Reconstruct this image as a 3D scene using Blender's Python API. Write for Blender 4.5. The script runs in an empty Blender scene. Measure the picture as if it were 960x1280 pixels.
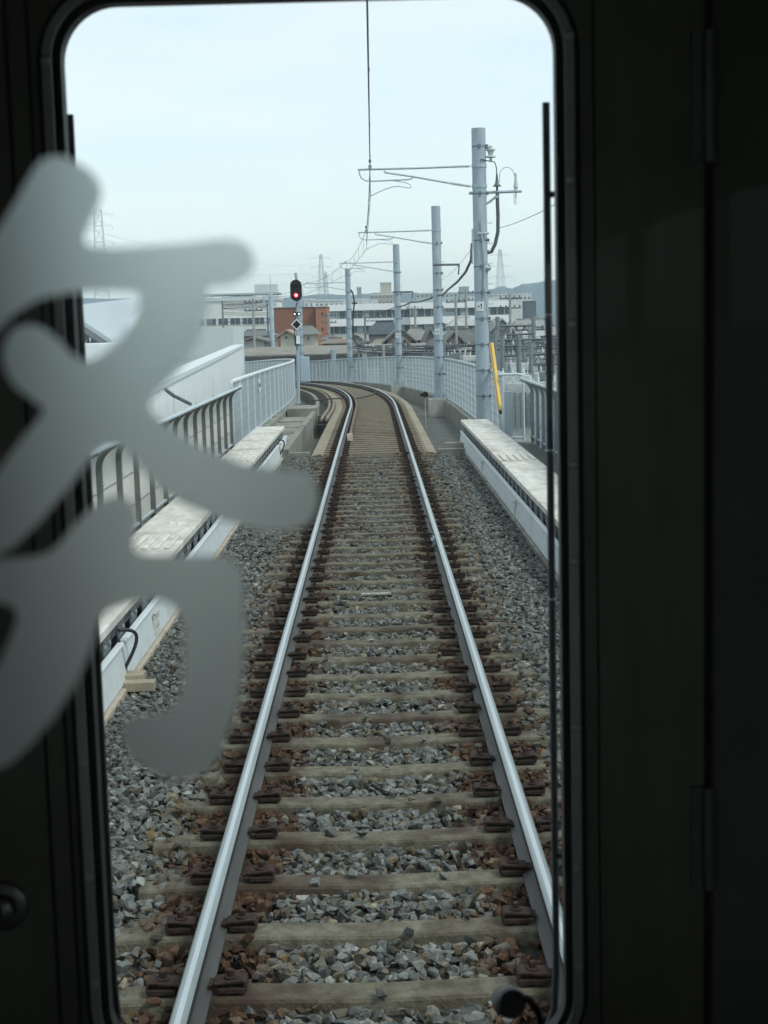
import bpy, bmesh, math, random
import numpy as np
from mathutils import Vector, Matrix
random.seed(7); rng = np.random.default_rng(11)
R = math.radians
SC = bpy.context.scene
COL = SC.collection

# ------------------------------------------------------------------ camera
CAMX, CAMH, F = 0.03, 2.502, 1850.0
VPX, VPY, ROLL = 465.1, 408.9, R(1.53)
def _cam_axes():
    yc = Vector(((VPX-480)/F, -(VPY-640)/F, -1)).normalized()
    u = Vector((-math.sin(ROLL), math.cos(ROLL), 0))
    zc = (u - yc*u.dot(yc)).normalized()
    xc = yc.cross(zc)
    return Matrix((xc, yc, zc))          # camera -> world
CM = _cam_axes()
cam = bpy.data.cameras.new('camera'); co = bpy.data.objects.new('camera', cam); COL.objects.link(co)
m4 = CM.to_4x4(); m4.translation = Vector((CAMX, 0, CAMH)); co.matrix_world = m4
cam.sensor_fit = 'HORIZONTAL'; cam.sensor_width = 36; cam.lens = F/960*36
cam.clip_start = 0.02; cam.clip_end = 20000
cam.dof.use_dof = True; cam.dof.focus_distance = 14; cam.dof.aperture_fstop = 17
SC.camera = co
def ray(x, y): return CM @ Vector(((x-480)/F, -(y-640)/F, -1))
def PY(x, y, Y): d = ray(x, y); return Vector((CAMX, 0, CAMH)) + d*(Y/d.y)
def PZ(x, y, z): d = ray(x, y); return Vector((CAMX, 0, CAMH)) + d*((z-CAMH)/d.z)

# ------------------------------------------------------------------ sky, sun, exposure
SUN_AZ, SUN_EL = R(125), R(52)            # sun behind the camera to the right, veiled by cloud
world = bpy.data.worlds.new('World'); SC.world = world; world.use_nodes = True
nt = world.node_tree; nt.nodes.clear()
def N(t, k, **kw):
    n = t.nodes.new(k)
    for a, b in kw.items(): setattr(n, a, b)
    return n
out = N(nt, 'ShaderNodeOutputWorld'); mix = N(nt, 'ShaderNodeMixShader')
b1 = N(nt, 'ShaderNodeBackground'); b2 = N(nt, 'ShaderNodeBackground')
sky = N(nt, 'ShaderNodeTexSky', sky_type='NISHITA', sun_disc=False, sun_elevation=SUN_EL, sun_rotation=SUN_AZ)
nt.links.new(sky.outputs[0], b1.inputs[0]); b1.inputs[1].default_value = 0.10
tc = N(nt, 'ShaderNodeTexCoord'); mp = N(nt, 'ShaderNodeMapping'); mp.inputs['Scale'].default_value = (2.2, 1.0, 13.0)
mp.inputs['Rotation'].default_value = (0, R(7), 0)
nz = N(nt, 'ShaderNodeTexNoise'); nz.inputs['Scale'].default_value = 1.5; nz.inputs['Detail'].default_value = 5
rp = N(nt, 'ShaderNodeValToRGB'); rp.color_ramp.elements[0].position = .38; rp.color_ramp.elements[0].color = (.77, .865, .885, 1)
rp.color_ramp.elements[1].position = .58; rp.color_ramp.elements[1].color = (.87, .895, .885, 1)
nt.links.new(tc.outputs['Generated'], mp.inputs[0]); nt.links.new(mp.outputs[0], nz.inputs[0]); nt.links.new(nz.outputs[0], rp.inputs[0])
nt.links.new(rp.outputs[0], b2.inputs[0])
# clouds dimmer overhead and behind, an unseen falloff added to light the ground less
sx = N(nt, 'ShaderNodeSeparateXYZ'); mr = N(nt, 'ShaderNodeMapRange'); mr.interpolation_type = 'SMOOTHSTEP'
nt.links.new(tc.outputs['Generated'], sx.inputs[0]); nt.links.new(sx.outputs['Y'], mr.inputs[0])
mr.inputs[1].default_value = .45; mr.inputs[2].default_value = .93; mr.inputs[3].default_value = 1.35; mr.inputs[4].default_value = 1.6
nt.links.new(mr.outputs[0], b2.inputs[1])
mix.inputs[0].default_value = .5
nt.links.new(b1.outputs[0], mix.inputs[1]); nt.links.new(b2.outputs[0], mix.inputs[2]); nt.links.new(mix.outputs[0], out.inputs[0])
sun = bpy.data.lights.new('sun', 'SUN'); sun.energy = 1.5; sun.angle = R(14); sun.color = (1, .97, .92)
so = bpy.data.objects.new('sun', sun); COL.objects.link(so)
sd = Vector((math.sin(SUN_AZ)*math.cos(SUN_EL), math.cos(SUN_AZ)*math.cos(SUN_EL), math.sin(SUN_EL)))
so.rotation_euler = (-sd).to_track_quat('-Z', 'Y').to_euler(); so.location = (20, -20, 30)
SC.view_settings.view_transform = 'Standard'; SC.view_settings.look = 'None'
SC.view_settings.exposure = 0.22; SC.view_settings.gamma = 1.0; SC.view_settings.use_curve_mapping = False
SC.cycles.max_bounces = 10; SC.cycles.transparent_max_bounces = 16; SC.cycles.volume_bounces = 2
SC.cycles.use_denoising = True
try: SC.cycles.denoiser = 'OPENIMAGEDENOISE'
except Exception: pass

# ------------------------------------------------------------------ materials
MATS = {}
def mat(name, col, rough=.7, metal=0, var=.18, scale=6, col2=None, bump=0, bscale=40, spec=.35, stretch=None, attr=None, dirt=None, rnd=False):
    if name in MATS: return MATS[name]
    m = bpy.data.materials.new(name); m.use_nodes = True; t = m.node_tree; bs = t.nodes['Principled BSDF']
    bs.inputs['Roughness'].default_value = rough; bs.inputs['Metallic'].default_value = metal
    bs.inputs['Specular IOR Level'].default_value = spec
    tc = N(t, 'ShaderNodeTexCoord'); src = tc.outputs['Object']
    if rnd:
        oi = N(t, 'ShaderNodeObjectInfo'); ml = N(t, 'ShaderNodeMath', operation='MULTIPLY'); ml.inputs[1].default_value = 37.0
        va = N(t, 'ShaderNodeVectorMath', operation='ADD'); t.links.new(oi.outputs['Random'], ml.inputs[0]); t.links.new(src, va.inputs[0]); t.links.new(ml.outputs[0], va.inputs[1]); src = va.outputs[0]
    if stretch:
        mp = N(t, 'ShaderNodeMapping'); mp.inputs['Scale'].default_value = stretch
        t.links.new(src, mp.inputs[0]); src = mp.outputs[0]
    nz = N(t, 'ShaderNodeTexNoise'); nz.inputs['Scale'].default_value = scale; nz.inputs['Detail'].default_value = 7
    nz.inputs['Roughness'].default_value = .65
    t.links.new(src, nz.inputs[0])
    rp = N(t, 'ShaderNodeValToRGB')
    c2 = col2 if col2 else tuple(c*(1-var) for c in col); c1 = col if col2 else tuple(min(1, c*(1+var)) for c in col)
    rp.color_ramp.elements[0].position = .36; rp.color_ramp.elements[0].color = (*c2, 1)
    rp.color_ramp.elements[1].position = .64; rp.color_ramp.elements[1].color = (*c1, 1)
    t.links.new(nz.outputs[0], rp.inputs[0]); last = rp.outputs[0]
    if attr:
        at = N(t, 'ShaderNodeAttribute'); at.attribute_name = attr
        mx = N(t, 'ShaderNodeMix', data_type='RGBA', blend_type='MULTIPLY'); mx.inputs[0].default_value = 1
        t.links.new(last, mx.inputs[6]); t.links.new(at.outputs[0], mx.inputs[7]); last = mx.outputs[2]
    if dirt:
        dc, dscale, lo, hi = dirt
        n2 = N(t, 'ShaderNodeTexNoise'); n2.inputs['Scale'].default_value = dscale; n2.inputs['Detail'].default_value = 8
        t.links.new(src if rnd else tc.outputs['Object'], n2.inputs[0])
        r2 = N(t, 'ShaderNodeMapRange'); r2.inputs[1].default_value = lo; r2.inputs[2].default_value = hi
        t.links.new(n2.outputs[0], r2.inputs[0])
        mx = N(t, 'ShaderNodeMix', data_type='RGBA'); t.links.new(r2.outputs[0], mx.inputs[0])
        t.links.new(last, mx.inputs[6]); mx.inputs[7].default_value = (*dc, 1); last = mx.outputs[2]
    t.links.new(last, bs.inputs['Base Color'])
    if bump:
        n3 = N(t, 'ShaderNodeTexNoise'); n3.inputs['Scale'].default_value = bscale; n3.inputs['Detail'].default_value = 5
        t.links.new(src, n3.inputs[0])
        bp = N(t, 'ShaderNodeBump'); bp.inputs['Strength'].default_value = bump; bp.inputs['Distance'].default_value = .01
        t.links.new(n3.outputs[0], bp.inputs['Height']); t.links.new(bp.outputs[0], bs.inputs['Normal'])
    MATS[name] = m; return m
def emis(name, col, st):
    m = bpy.data.materials.new(name); m.use_nodes = True; b = m.node_tree.nodes['Principled BSDF']
    b.inputs['Base Color'].default_value = (*col, 1); b.inputs['Emission Color'].default_value = (*col, 1); b.inputs['Emission Strength'].default_value = st
    MATS[name] = m; return m
M_stone = mat('ballast_stone', (.150, .157, .148), .85, var=.34, scale=22, attr='tint', bump=.5, bscale=60, spec=.25)
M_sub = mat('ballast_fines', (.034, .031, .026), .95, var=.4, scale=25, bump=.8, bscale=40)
M_sleeper = mat('sleeper_concrete', (.192, .180, .132), .9, col2=(.092, .084, .058), scale=14, bump=.8, bscale=60, dirt=((.055, .037, .025), 2.6, .46, .68), rnd=True)
M_slab = mat('slab_concrete', (.185, .155, .108), .88, col2=(.105, .082, .055), scale=3, bump=.3, dirt=((.10, .07, .045), .8, .5, .75))
M_conc = mat('grey_concrete', (.31, .32, .285), .88, col2=(.18, .188, .16), scale=2.2, bump=.3, bscale=30, dirt=((.14, .135, .105), .7, .52, .75))
M_conc_dk = mat('damp_concrete', (.15, .165, .15), .8, col2=(.085, .095, .083), scale=1.6, bump=.2)
M_base = mat('sunlit_kerb_concrete', (.50, .45, .36), .85, col2=(.36, .32, .25), scale=5, bump=.3)  # left kerb: sunlight put into a paler cream tone
M_railtop = mat('polished_rail', (.62, .66, .66), .33, metal=1, var=.06, scale=30, stretch=(1, .05, 1))
M_railsoft = mat('rail_head_worn', (.34, .38, .38), .42, metal=.8, var=.15, scale=20, stretch=(1, .05, 1))
M_railside = mat('rail_side', (.072, .072, .070), .55, metal=.35, var=.25, scale=5, stretch=(1, .2, 1))
M_rust = mat('rusty_iron', (.056, .034, .025), .88, col2=(.020, .014, .012), scale=26, bump=.6, bscale=80, rnd=True)
M_galv = mat('galvanised_steel', (.42, .50, .55), .5, metal=.35, var=.12, scale=9)
M_pole = mat('pole_galvanised', (.40, .475, .525), .55, metal=.1, col2=(.31, .38, .43), scale=4, stretch=(1, 1, .3))
M_fence = mat('fence_grey_blue', (.52, .59, .62), .55, metal=.1, var=.08, scale=4)
M_mesh = mat('mesh_panel_steel', (.40, .46, .49), .6, metal=.1, var=.08, scale=4)
M_rib = mat('rib_steel', (.27, .31, .33), .5, metal=.3, var=.12, scale=6)
M_rib_shade = mat('rib_shade_steel', (.17, .18, .18), .5, metal=.3, var=.15)  # left ribs: backlit shade painted into a darker steel
M_bayL = mat('bay_sheet_sunlit', (.62, .63, .57), .55, var=.05, scale=2)  # left sheets: sunlit warmth put into the cream tone
M_bayR = mat('bay_sheet_shaded', (.66, .71, .72), .55, var=.06, scale=2)  # right sheets: the same sheet, its shade put into a blue tone
M_post = mat('post_pale_steel', (.58, .66, .70), .5, metal=.1, var=.06)
M_band = mat('band_steel', (.17, .205, .235), .5, metal=.3, var=.2)
M_block = mat('pale_block_concrete', (.50, .51, .47), .85, col2=(.36, .37, .33), scale=2.5, bump=.2, dirt=((.2, .19, .15), 1.6, .55, .75), stretch=(3, 3, .6))
M_plank = mat('walkway_resin', (.74, .74, .68), .75, col2=(.54, .53, .47), scale=2.5, bump=.25, bscale=60, dirt=((.30, .25, .18), 1.6, .52, .80), stretch=(3, .8, 1))
M_panel = mat('pale_panel', (.66, .72, .73), .5, var=.05, scale=3, dirt=((.42, .42, .38), 1.5, .58, .8))
M_dark = mat('dark_bracket', (.075, .08, .085), .7, var=.3)
M_darksteel = mat('dark_steel', (.13, .145, .155), .5, metal=.4, var=.2)
M_wire = mat('wire_grey', (.12, .15, .165), .5, metal=.4)
M_insul = mat('insulator_porcelain', (.55, .60, .60), .3, var=.05)
M_black = mat('black_rubber', (.012, .012, .014), .55, var=.2)
M_yellow = mat('yellow_guard', (.72, .47, .11), .5, var=.08)
M_white = mat('white_paint', (.78, .80, .80), .45, var=.05)
M_hose = mat('black_hose', (.03, .035, .035), .5)
M_signal = mat('signal_black', (.02, .018, .02), .5)

# ------------------------------------------------------------------ mesh helpers
class MB:
    def __init__(s): s.v = []; s.f = []; s.mi = []
    def poly(s, pts, faces, mi=0):
        b = len(s.v); s.v += [tuple(p) for p in pts]
        for f in faces: s.f.append(tuple(b+i for i in f)); s.mi.append(mi)
        return s
    def box(s, x0, x1, y0, y1, z0, z1, mi=0, M=None):
        p = [Vector((x, y, z)) for z in (z0, z1) for y in (y0, y1) for x in (x0, x1)]
        if M: p = [M @ q for q in p]
        return s.poly(p, [(0, 2, 3, 1), (4, 5, 7, 6), (0, 1, 5, 4), (2, 6, 7, 3), (0, 4, 6, 2), (1, 3, 7, 5)], mi)
    def tube(s, pts, r, n=8, mi=0, cap=True, r2=None):
        pts = [Vector(p) for p in pts]; k = len(pts); rings = []
        up = None
        for i, p in enumerate(pts):
            d = (pts[min(i+1, k-1)]-pts[max(i-1, 0)]).normalized()
            if up is None:
                up = Vector((0, 0, 1)) if abs(d.z) < .9 else Vector((1, 0, 0))
            a = d.cross(up).normalized(); up = a.cross(d).normalized()
            rr = r if r2 is None else r+(r2-r)*i/(k-1)
            rings.append([p+a*rr*math.cos(2*math.pi*j/n)+up*rr*math.sin(2*math.pi*j/n) for j in range(n)])
        vs = [q for ring in rings for q in ring]; fs = []
        for i in range(k-1):
            for j in range(n):
                fs.append((i*n+j, i*n+(j+1) % n, (i+1)*n+(j+1) % n, (i+1)*n+j))
        if cap: fs.append(tuple(range(n-1, -1, -1))); fs.append(tuple((k-1)*n+j for j in range(n)))
        return s.poly(vs, fs, mi)
    def lathe(s, c, prof, n=20, axis=Vector((0, 0, 1)), mi=0):
        axis = Vector(axis).normalized(); c = Vector(c)
        q = Vector((0, 0, 1)).rotation_difference(axis)
        vs = []; fs = []
        for (r, h) in prof:
            for j in range(n):
                vs.append(c+q @ Vector((r*math.cos(2*math.pi*j/n), r*math.sin(2*math.pi*j/n), h)))
        for i in range(len(prof)-1):
            for j in range(n): fs.append((i*n+j, i*n+(j+1) % n, (i+1)*n+(j+1) % n, (i+1)*n+j))
        fs.append(tuple(range(n-1, -1, -1))); fs.append(tuple((len(prof)-1)*n+j for j in range(n)))
        return s.poly(vs, fs, mi)
    def prism(s, prof, fn, stations, mi=0, cap=True, mis=None):
        """closed profile [(a,b)] swept through fn(station,a,b)"""
        n = len(prof); vs = [fn(t, a, b) for t in stations for (a, b) in prof]; k = len(stations)
        b0 = len(s.v); s.v += [tuple(p) for p in vs]
        for i in range(k-1):
            for j in range(n):
                s.f.append(tuple(b0+q for q in (i*n+j, i*n+(j+1) % n, (i+1)*n+(j+1) % n, (i+1)*n+j))); s.mi.append(mis[j] if mis else mi)
        if cap:
            s.f.append(tuple(b0+j for j in range(n-1, -1, -1))); s.mi.append(mi)
            s.f.append(tuple(b0+(k-1)*n+j for j in range(n))); s.mi.append(mi)
        return s
    def build(s, name, mats, parent=None, smooth=False, bevel=0, origin=None):
        me = bpy.data.meshes.new(name)
        if origin is not None:
            o = Vector(origin); vv = [tuple(Vector(p)-o) for p in s.v]
        else: vv = s.v
        me.from_pydata(vv, [], s.f); me.update()
        bm = bmesh.new(); bm.from_mesh(me); bmesh.ops.recalc_face_normals(bm, faces=bm.faces); bm.to_mesh(me); bm.free()
        if not isinstance(mats, (list, tuple)): mats = [mats]
        for m in mats: me.materials.append(m)
        me.polygons.foreach_set('material_index', s.mi)
        if smooth:
            me.polygons.foreach_set('use_smooth', [True]*len(me.polygons))
            try: me.set_sharp_from_angle(angle=R(38))
            except Exception: pass
        ob = bpy.data.objects.new(name, me); COL.objects.link(ob)
        if origin is not None: ob.location = origin
        if parent is not None:
            ob.parent = parent
            if origin is None: ob.matrix_parent_inverse = Matrix.Identity(4)
        if bevel:
            md = ob.modifiers.new('bevel', 'BEVEL'); md.width = bevel; md.segments = 2; md.limit_method = 'ANGLE'
        return ob
def tag(o, label=None, cat=None, group=None, kind=None):
    if label: o['label'] = label
    if cat: o['category'] = cat
    if group: o['group'] = group
    if kind: o['kind'] = kind
    return o
def thing(name, label, cat, loc=(0, 0, 0), rotz=0, group=None):
    o = bpy.data.objects.new(name, None); COL.objects.link(o); o.empty_display_size = .2
    o.location = loc; o.rotation_euler = (0, 0, rotz)
    return tag(o, label, cat, group)
def copy_tree(o, parent=None, label=None, loc=None, rotz=None):
    c = o.copy(); COL.objects.link(c)
    if parent is not None: c.parent = parent
    if label: c['label'] = label
    if loc is not None: c.location = loc
    if rotz is not None: c.rotation_euler = (0, 0, rotz)
    for ch in list(o.children): copy_tree(ch, c)
    return c

# ------------------------------------------------------------------ track alignment (straight, then a left-hand curve going gently downhill)
_Y = np.concatenate([np.linspace(-20, 40, 61), np.linspace(40.5, 165, 250)])
_d = np.maximum(_Y-45.974, 0); _k = np.minimum(_d/5.476, 1)/285.4
_th = np.concatenate([[0], np.cumsum((_k[1:]+_k[:-1])/2*np.diff(_Y))])
_x = -np.concatenate([[0], np.cumsum((np.tan(_th)[1:]+np.tan(_th)[:-1])/2*np.diff(_Y))])
_z = -np.maximum(_Y-25.36, 0)**2/(2*2792.7)
_c = .054*np.minimum(_d/5.476, 1)
def TR(Y): return tuple(float(np.interp(Y, _Y, a)) for a in (_x, _z, _th, _c))
def T(Y, lat, up=0.0, cant=True):
    x, z, th, c = TR(Y)
    return Vector((x+lat*math.cos(th), Y+lat*math.sin(th), z+up+(c*lat/1.5 if cant else 0)))
def TN(Y, lat, up=0.0): return T(Y, lat, up, False)
def st(a, b):
    r = [a]; y = a
    while y < b-1e-6:
        y = min(b, y+(2.0 if y >= 40 else 5.0)); r.append(y)
    return r

# ------------------------------------------------------------------ setting: ground, hills, viaduct, ballast
g = MB(); g.poly([(-6000, -3000, -9), (6000, -3000, -9), (6000, 9000, -9), (-6000, 9000, -9)], [(0, 1, 2, 3)])
tag(g.build('ground', mat('town_ground', (.17, .19, .17), .9, var=.35, scale=.05)), kind='structure')

SY = 31.3                                 # where ballast ends and the slab track begins
b = MB()
b.prism([(-3.6, -.48), (3.6, -.48), (3.6, -2.2), (-3.6, -2.2)], TN, st(-15, SY+.1))
b.prism([(-3.3, -.72), (3.15, -.72), (3.15, -2.2), (-3.3, -2.2)], TN, st(SY+.1, 160))
b.prism([(-3.55, -.48), (-1.98, -.48), (-1.98, -.02), (-3.55, -.02)], TN, st(-15, SY-.3))
b.prism([(3.65, -.48), (1.98, -.48), (1.98, -.02), (3.65, -.02)], TN, st(-15, SY+.4))
tag(b.build('viaduct_deck', M_conc_dk), kind='structure')
for k in range(12):
    x, z, th, c = TR(-8+14*k)
    p = MB().box(-1.6, 1.6, -.7, .7, -9, -2.2+z); o = p.build('viaduct_pier', M_conc); o.location = (x, -8+14*k, 0); o.rotation_euler = (0, 0, th)
    tag(o, kind='structure')
s = MB(); s.prism([(-1.33, -.175), (-1.14, -.14), (-1.08, -.185), (1.08, -.185), (1.14, -.14), (1.33, -.175), (1.42, -.73), (-1.42, -.73)], T, st(SY, 160), mis=[1, 1, 0, 1, 1, 1, 0, 1])
tag(s.build('track_slab', [M_slab, mat('slab_shoulder', (.34, .30, .225), .88, col2=(.24, .205, .15), scale=2.5, bump=.2)]), kind='structure')

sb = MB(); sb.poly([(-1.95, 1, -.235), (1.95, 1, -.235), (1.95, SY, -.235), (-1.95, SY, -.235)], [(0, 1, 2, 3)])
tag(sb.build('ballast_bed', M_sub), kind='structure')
# loose stones: one counted-by-nobody mass
def rock_variants(n):
    vs = []
    for i in range(n):
        bm = bmesh.new()
        pts = rng.uniform(-1, 1, size=(11, 3)); pts /= (np.abs(pts)**3.2).sum(1)[:, None]**(1/3.2)
        pts *= np.array([1.0, rng.uniform(.55, .85), rng.uniform(.42, .75)])*rng.uniform(.72, 1.0, (11, 1))
        for p in pts: bm.verts.new(p)
        r = bmesh.ops.convex_hull(bm, input=bm.verts)
        bmesh.ops.delete(bm, geom=[e for e in r['geom_interior'] if isinstance(e, bmesh.types.BMVert)], context='VERTS')
        bm.verts.ensure_lookup_table(); bm.verts.index_update()
        vs.append((np.array([v.co[:] for v in bm.verts]), np.array([[v.index for v in f.verts] for f in bm.faces if len(f.verts) == 3])))
        bm.free()
    return vs
SLP = .6105; SL0 = 5.73
def ballast():
    V = []; Fs = []; C = []; off = 0
    var = rock_variants(28)
    def scatter(n, x0, x1, y0, y1, smin, smax, zf):
        nonlocal off
        X = rng.uniform(x0, x1, n); Yy = rng.uniform(y0, y1, n)
        for i in range(n):
            x, y = X[i], Yy[i]; sc = rng.uniform(smin, smax)*(1.15 if rng.random() < .12 else 1)
            ph = (y-SL0+SLP/2) % SLP - SLP/2            # distance to the nearest sleeper axis
            z = zf(x, y); d = min(abs(x-.75), abs(x+.75))
            if abs(d) < .38: z += .012
            if abs(ph) < .085+sc*.6 and abs(x) < 1.2:
                if abs(x) > 1.04+rng.normal()*.06 and rng.random() < .38: z += .036
                elif rng.random() < .018 and sc < .045: z = -.148
                elif abs(ph) < .085: continue
                else: z -= .020
            v, f = var[rng.integers(len(var))]
            a = rng.uniform(0, 2*math.pi, 3)
            ca, sa = math.cos(a[0]), math.sin(a[0]); cb, sb_ = math.cos(a[1]*.25), math.sin(a[1]*.25)
            Rz = np.array([[ca, -sa, 0], [sa, ca, 0], [0, 0, 1]]); Rx = np.array([[1, 0, 0], [0, cb, -sb_], [0, sb_, cb]])
            V.append((v*sc) @ (Rz @ Rx).T + np.array([x, y, z])); Fs.append(f+off); off += len(v)
            # brake-dust rust stain either side of each rail
            d = min(abs(x-.75), abs(x+.75)); w = max(0, min(1, (.36-d+rng.normal()*.07)/.14))
            t = rng.uniform(.45, 1.35)
            t = .10+.9*t
            grey = np.array([.96, 1, .995])*t if rng.random() > .12 else np.array([1.5, 1.5, 1.45])*t
            if rng.random() < .06: grey = np.array([1.0, .8, .58])*t
            rust = np.array([.62, .34, .21])*rng.uniform(.3, 1.2)
            if abs(x) < 1.3 and rng.random() < .22: grey *= np.array([.95, .80, .62])
            C.append(np.tile(np.append(grey*(1-w)+rust*w, 1), (len(v), 1)))
    def zf(x, y):
        return -.214+rng.normal()*.012 - (.03 if abs(x) > 1.65 else 0) + (.018 if abs(x) > 1.27 else 0)
    scatter(30000, -1.93, 1.93, 4.6, 15, .025, .047, zf)
    scatter(29000, -1.93, 1.93, 15, SY-.05, .030, .050, zf)
    V = np.concatenate(V); Fq = np.concatenate(Fs); C = np.concatenate(C)
    me = bpy.data.meshes.new('ballast'); me.vertices.add(len(V)); me.vertices.foreach_set('co', V.ravel())
    me.loops.add(Fq.size); me.loops.foreach_set('vertex_index', Fq.ravel().astype(np.int32))
    me.polygons.add(len(Fq)); me.polygons.foreach_set('loop_start', np.arange(0, Fq.size, 3, dtype=np.int32)); me.polygons.foreach_set('loop_total', np.full(len(Fq), 3, dtype=np.int32))
    me.update(calc_edges=True); at = me.color_attributes.new('tint', 'FLOAT_COLOR', 'POINT'); at.data.foreach_set('color', C.ravel().astype(np.float32))
    me.materials.append(M_stone); me.shade_flat()
    o = bpy.data.objects.new('ballast', me); COL.objects.link(o)
    tag(o, 'crushed grey stone ballast between and beside the sleepers, rust brown near the rails', 'ballast', kind='stuff')
ballast()

# hills
def hills():
    pts = [(-400, 372), (0, 370), (200, 374), (275, 372), (300, 369), (345, 373), (400, 368), (440, 369), (480, 365), (520, 366), (560, 366), (600, 363), (615, 361), (628, 358), (640, 361), (652, 355), (672, 353), (690, 350), (760, 345), (900, 356), (1100, 362), (1500, 370)]
    m = MB(); rows = []
    P = []
    for i in range(len(pts)-1):
        for k in range(6):
            t = k/6; P.append((pts[i][0]*(1-t)+pts[i+1][0]*t, pts[i][1]*(1-t)+pts[i+1][1]*t+rng.normal()*.35))
    vs = []; n = len(P)
    for (x, y) in P:
        c = PY(x, y, 3000)
        for (dy, f) in ((-500, 0), (-260, .45), (-90, .85), (0, 1), (260, .7), (600, 0)):
            vs.append((c.x, 3000+dy+rng.normal()*12*(f < 1), -9+(c.z+9)*f))
    fs = [(i*6+j, (i+1)*6+j, (i+1)*6+j+1, i*6+j+1) for i in range(n-1) for j in range(5)]
    m.poly(vs, fs)
    tag(m.build('hills', mat('hazy_hill_woods', (.025, .055, .085), .95, var=.4, scale=.02), smooth=True), kind='structure')  # woods tinted blue, the distance haze put into their colour
hills()

# ------------------------------------------------------------------ rails
def rail_prof(lat):
    h = [(-.0635, -.153), (.0635, -.153), (.0635, -.141), (.012, -.125), (.009, -.05), (.0315, -.038), (.0325, -.008), (.024, -.0012), (.011, 0), (-.011, 0), (-.024, -.0012), (-.0325, -.008), (-.0315, -.038), (-.009, -.05), (-.012, -.125), (-.0635, -.141)]
    mi = [2, 2, 2, 2, 2, 2, 1, 1, 0, 1, 1, 2, 2, 2, 2, 2]
    return [(lat+a, b_) for a, b_ in h], mi
for sgn, lab in ((-1, 'left running rail with polished head, curving left ahead'), (1, 'right running rail with polished head, outer rail of the bend')):
    p, mi = rail_prof(.75*sgn); m = MB(); m.prism(p, T, [2+i for i in range(38)]+[40+.8*i for i in range(151)], mi=2, mis=mi)
    tag(m.build('rail', [M_railtop, M_railsoft, M_railside], smooth=False), lab, 'rail', 'running rails of the track')
p = [(-.60, -.17), (-.53, -.17), (-.53, -.02), (-.545, -.01), (-.585, -.01), (-.60, -.02)]
gr = thing('guard_rail', 'brown guard angle running just inside the left rail through the bend', 'guard rail', (0, 0, 0))
MB().prism(p, T, [35.2]+[36+1.0*i for i in range(110)]).build('guard_angle', mat('guard_rust', (.15, .105, .075), .75, var=.3, scale=4), gr)
MB().box(-.63, -.50, 35.02, 35.2, -.17, .0).build('end_cap', mat('cap_pink', (.62, .5, .42), .6), gr)
# loose joint fitting on the right rail seen about 17 m ahead
jf = MB(); jf.box(.70, .735, 17.6, 17.9, -.12, -.04); jf.lathe((.70, 17.7, -.075), [(.016, 0), (.016, .02)], 8, (-1, 0, 0)); jf.lathe((.70, 17.82, -.075), [(.016, 0), (.016, .02)], 8, (-1, 0, 0))
tag(jf.build('rail_bond', M_galv), 'small grey bond plate bolted to the inner side of the right rail', 'rail fitting')

# ------------------------------------------------------------------ sleepers
def sleeper_mesh(name, detail=True):
    m = MB(); stn = [-1.2, -1.05, -.62, -.40, 0, .40, .62, 1.05, 1.2]
    top = [-.170, -.163, -.160, -.166, -.174, -.166, -.160, -.163, -.170]
    def fn(t, a, b_): return Vector((t, a, b_+float(np.interp(t, stn, top)) if b_ > -.1 else b_-.16))
    m.prism([(-.105, -.15), (.100, -.15), (.083, -.012), (.074, 0), (-.074, 0), (-.083, -.012)], fn, stn)
    return m
GS = 'concrete sleepers of the ballasted track'
def clip_meshes():
    c = MB()      # leaf-spring rail clip: base lug, folded plate, washer
    c.box(-.065, .075, -.062, .062, -.158, -.135)
    c.prism([(-.085, -.112), (.062, -.100), (.078, -.108), (.082, -.150), (.070, -.150), (.064, -.116), (.058, -.112), (-.085, -.124)], lambda t, a, b_: Vector((a, t, b_)), [-.055, .055])
    c.box(-.11, -.06, -.045, .045, -.135, -.121)
    c.lathe((0, 0, -.104), [(.034, 0), (.034, .006), (.030, .008)], 16)
    bl = MB(); bl.lathe((0, 0, -.097), [(.018, 0), (.018, .006), (.019, .006), (.019, .026), (.017, .029)], 6)
    return c, bl
proto = thing('sleeper', 'x', 'sleeper', (0, SL0, 0), 0, GS)
sleeper_mesh('sleeper').build('sleeper_body', M_sleeper, proto)
cm, bm_ = clip_meshes(); first = None
for lat, sg in ((-.75, -1), (-.75, 1), (.75, -1), (.75, 1)):
    if first is None:
        cl = cm.build('rail_clip', M_rust, proto, bevel=.004); bo = bm_.build('bolt', M_rust, cl)
        first = cl
    else:
        cl = first.copy(); COL.objects.link(cl); cl.parent = proto; bo2 = bo.copy(); COL.objects.link(bo2); bo2.parent = cl
    cl.location = (lat+sg*.138, 0, -.004); cl.scale = (.82, .80, .92)
    cl.rotation_euler = (0, 0, 0 if sg > 0 else math.pi)
ords = ['nearest', 'second nearest', 'third nearest', 'fourth nearest', 'fifth nearest', 'sixth nearest', 'seventh nearest', 'eighth nearest', 'ninth nearest', 'tenth nearest']
tag(proto, 'nearest whole concrete sleeper, close above the bottom edge of the window', 'sleeper', GS)
allsl = [proto]; k = -4; idx = 1
for k in list(range(1, 42))+[-1, -2]:
    y = SL0+SLP*k
    if y > SY-.2: break
    if 1 <= k <= 9: lab = f'{ords[k]} whole concrete sleeper up the track from the window'
    elif k < 0: lab = 'concrete sleeper cut off by the lower edge of the window'
    else: lab = 'weathered concrete sleeper in the ballast, one of the receding row before the slab track'
    c = copy_tree(proto, label=lab, loc=(rng.normal()*.012, y+rng.normal()*.008, rng.normal()*.003), rotz=rng.normal()*.004)
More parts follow.
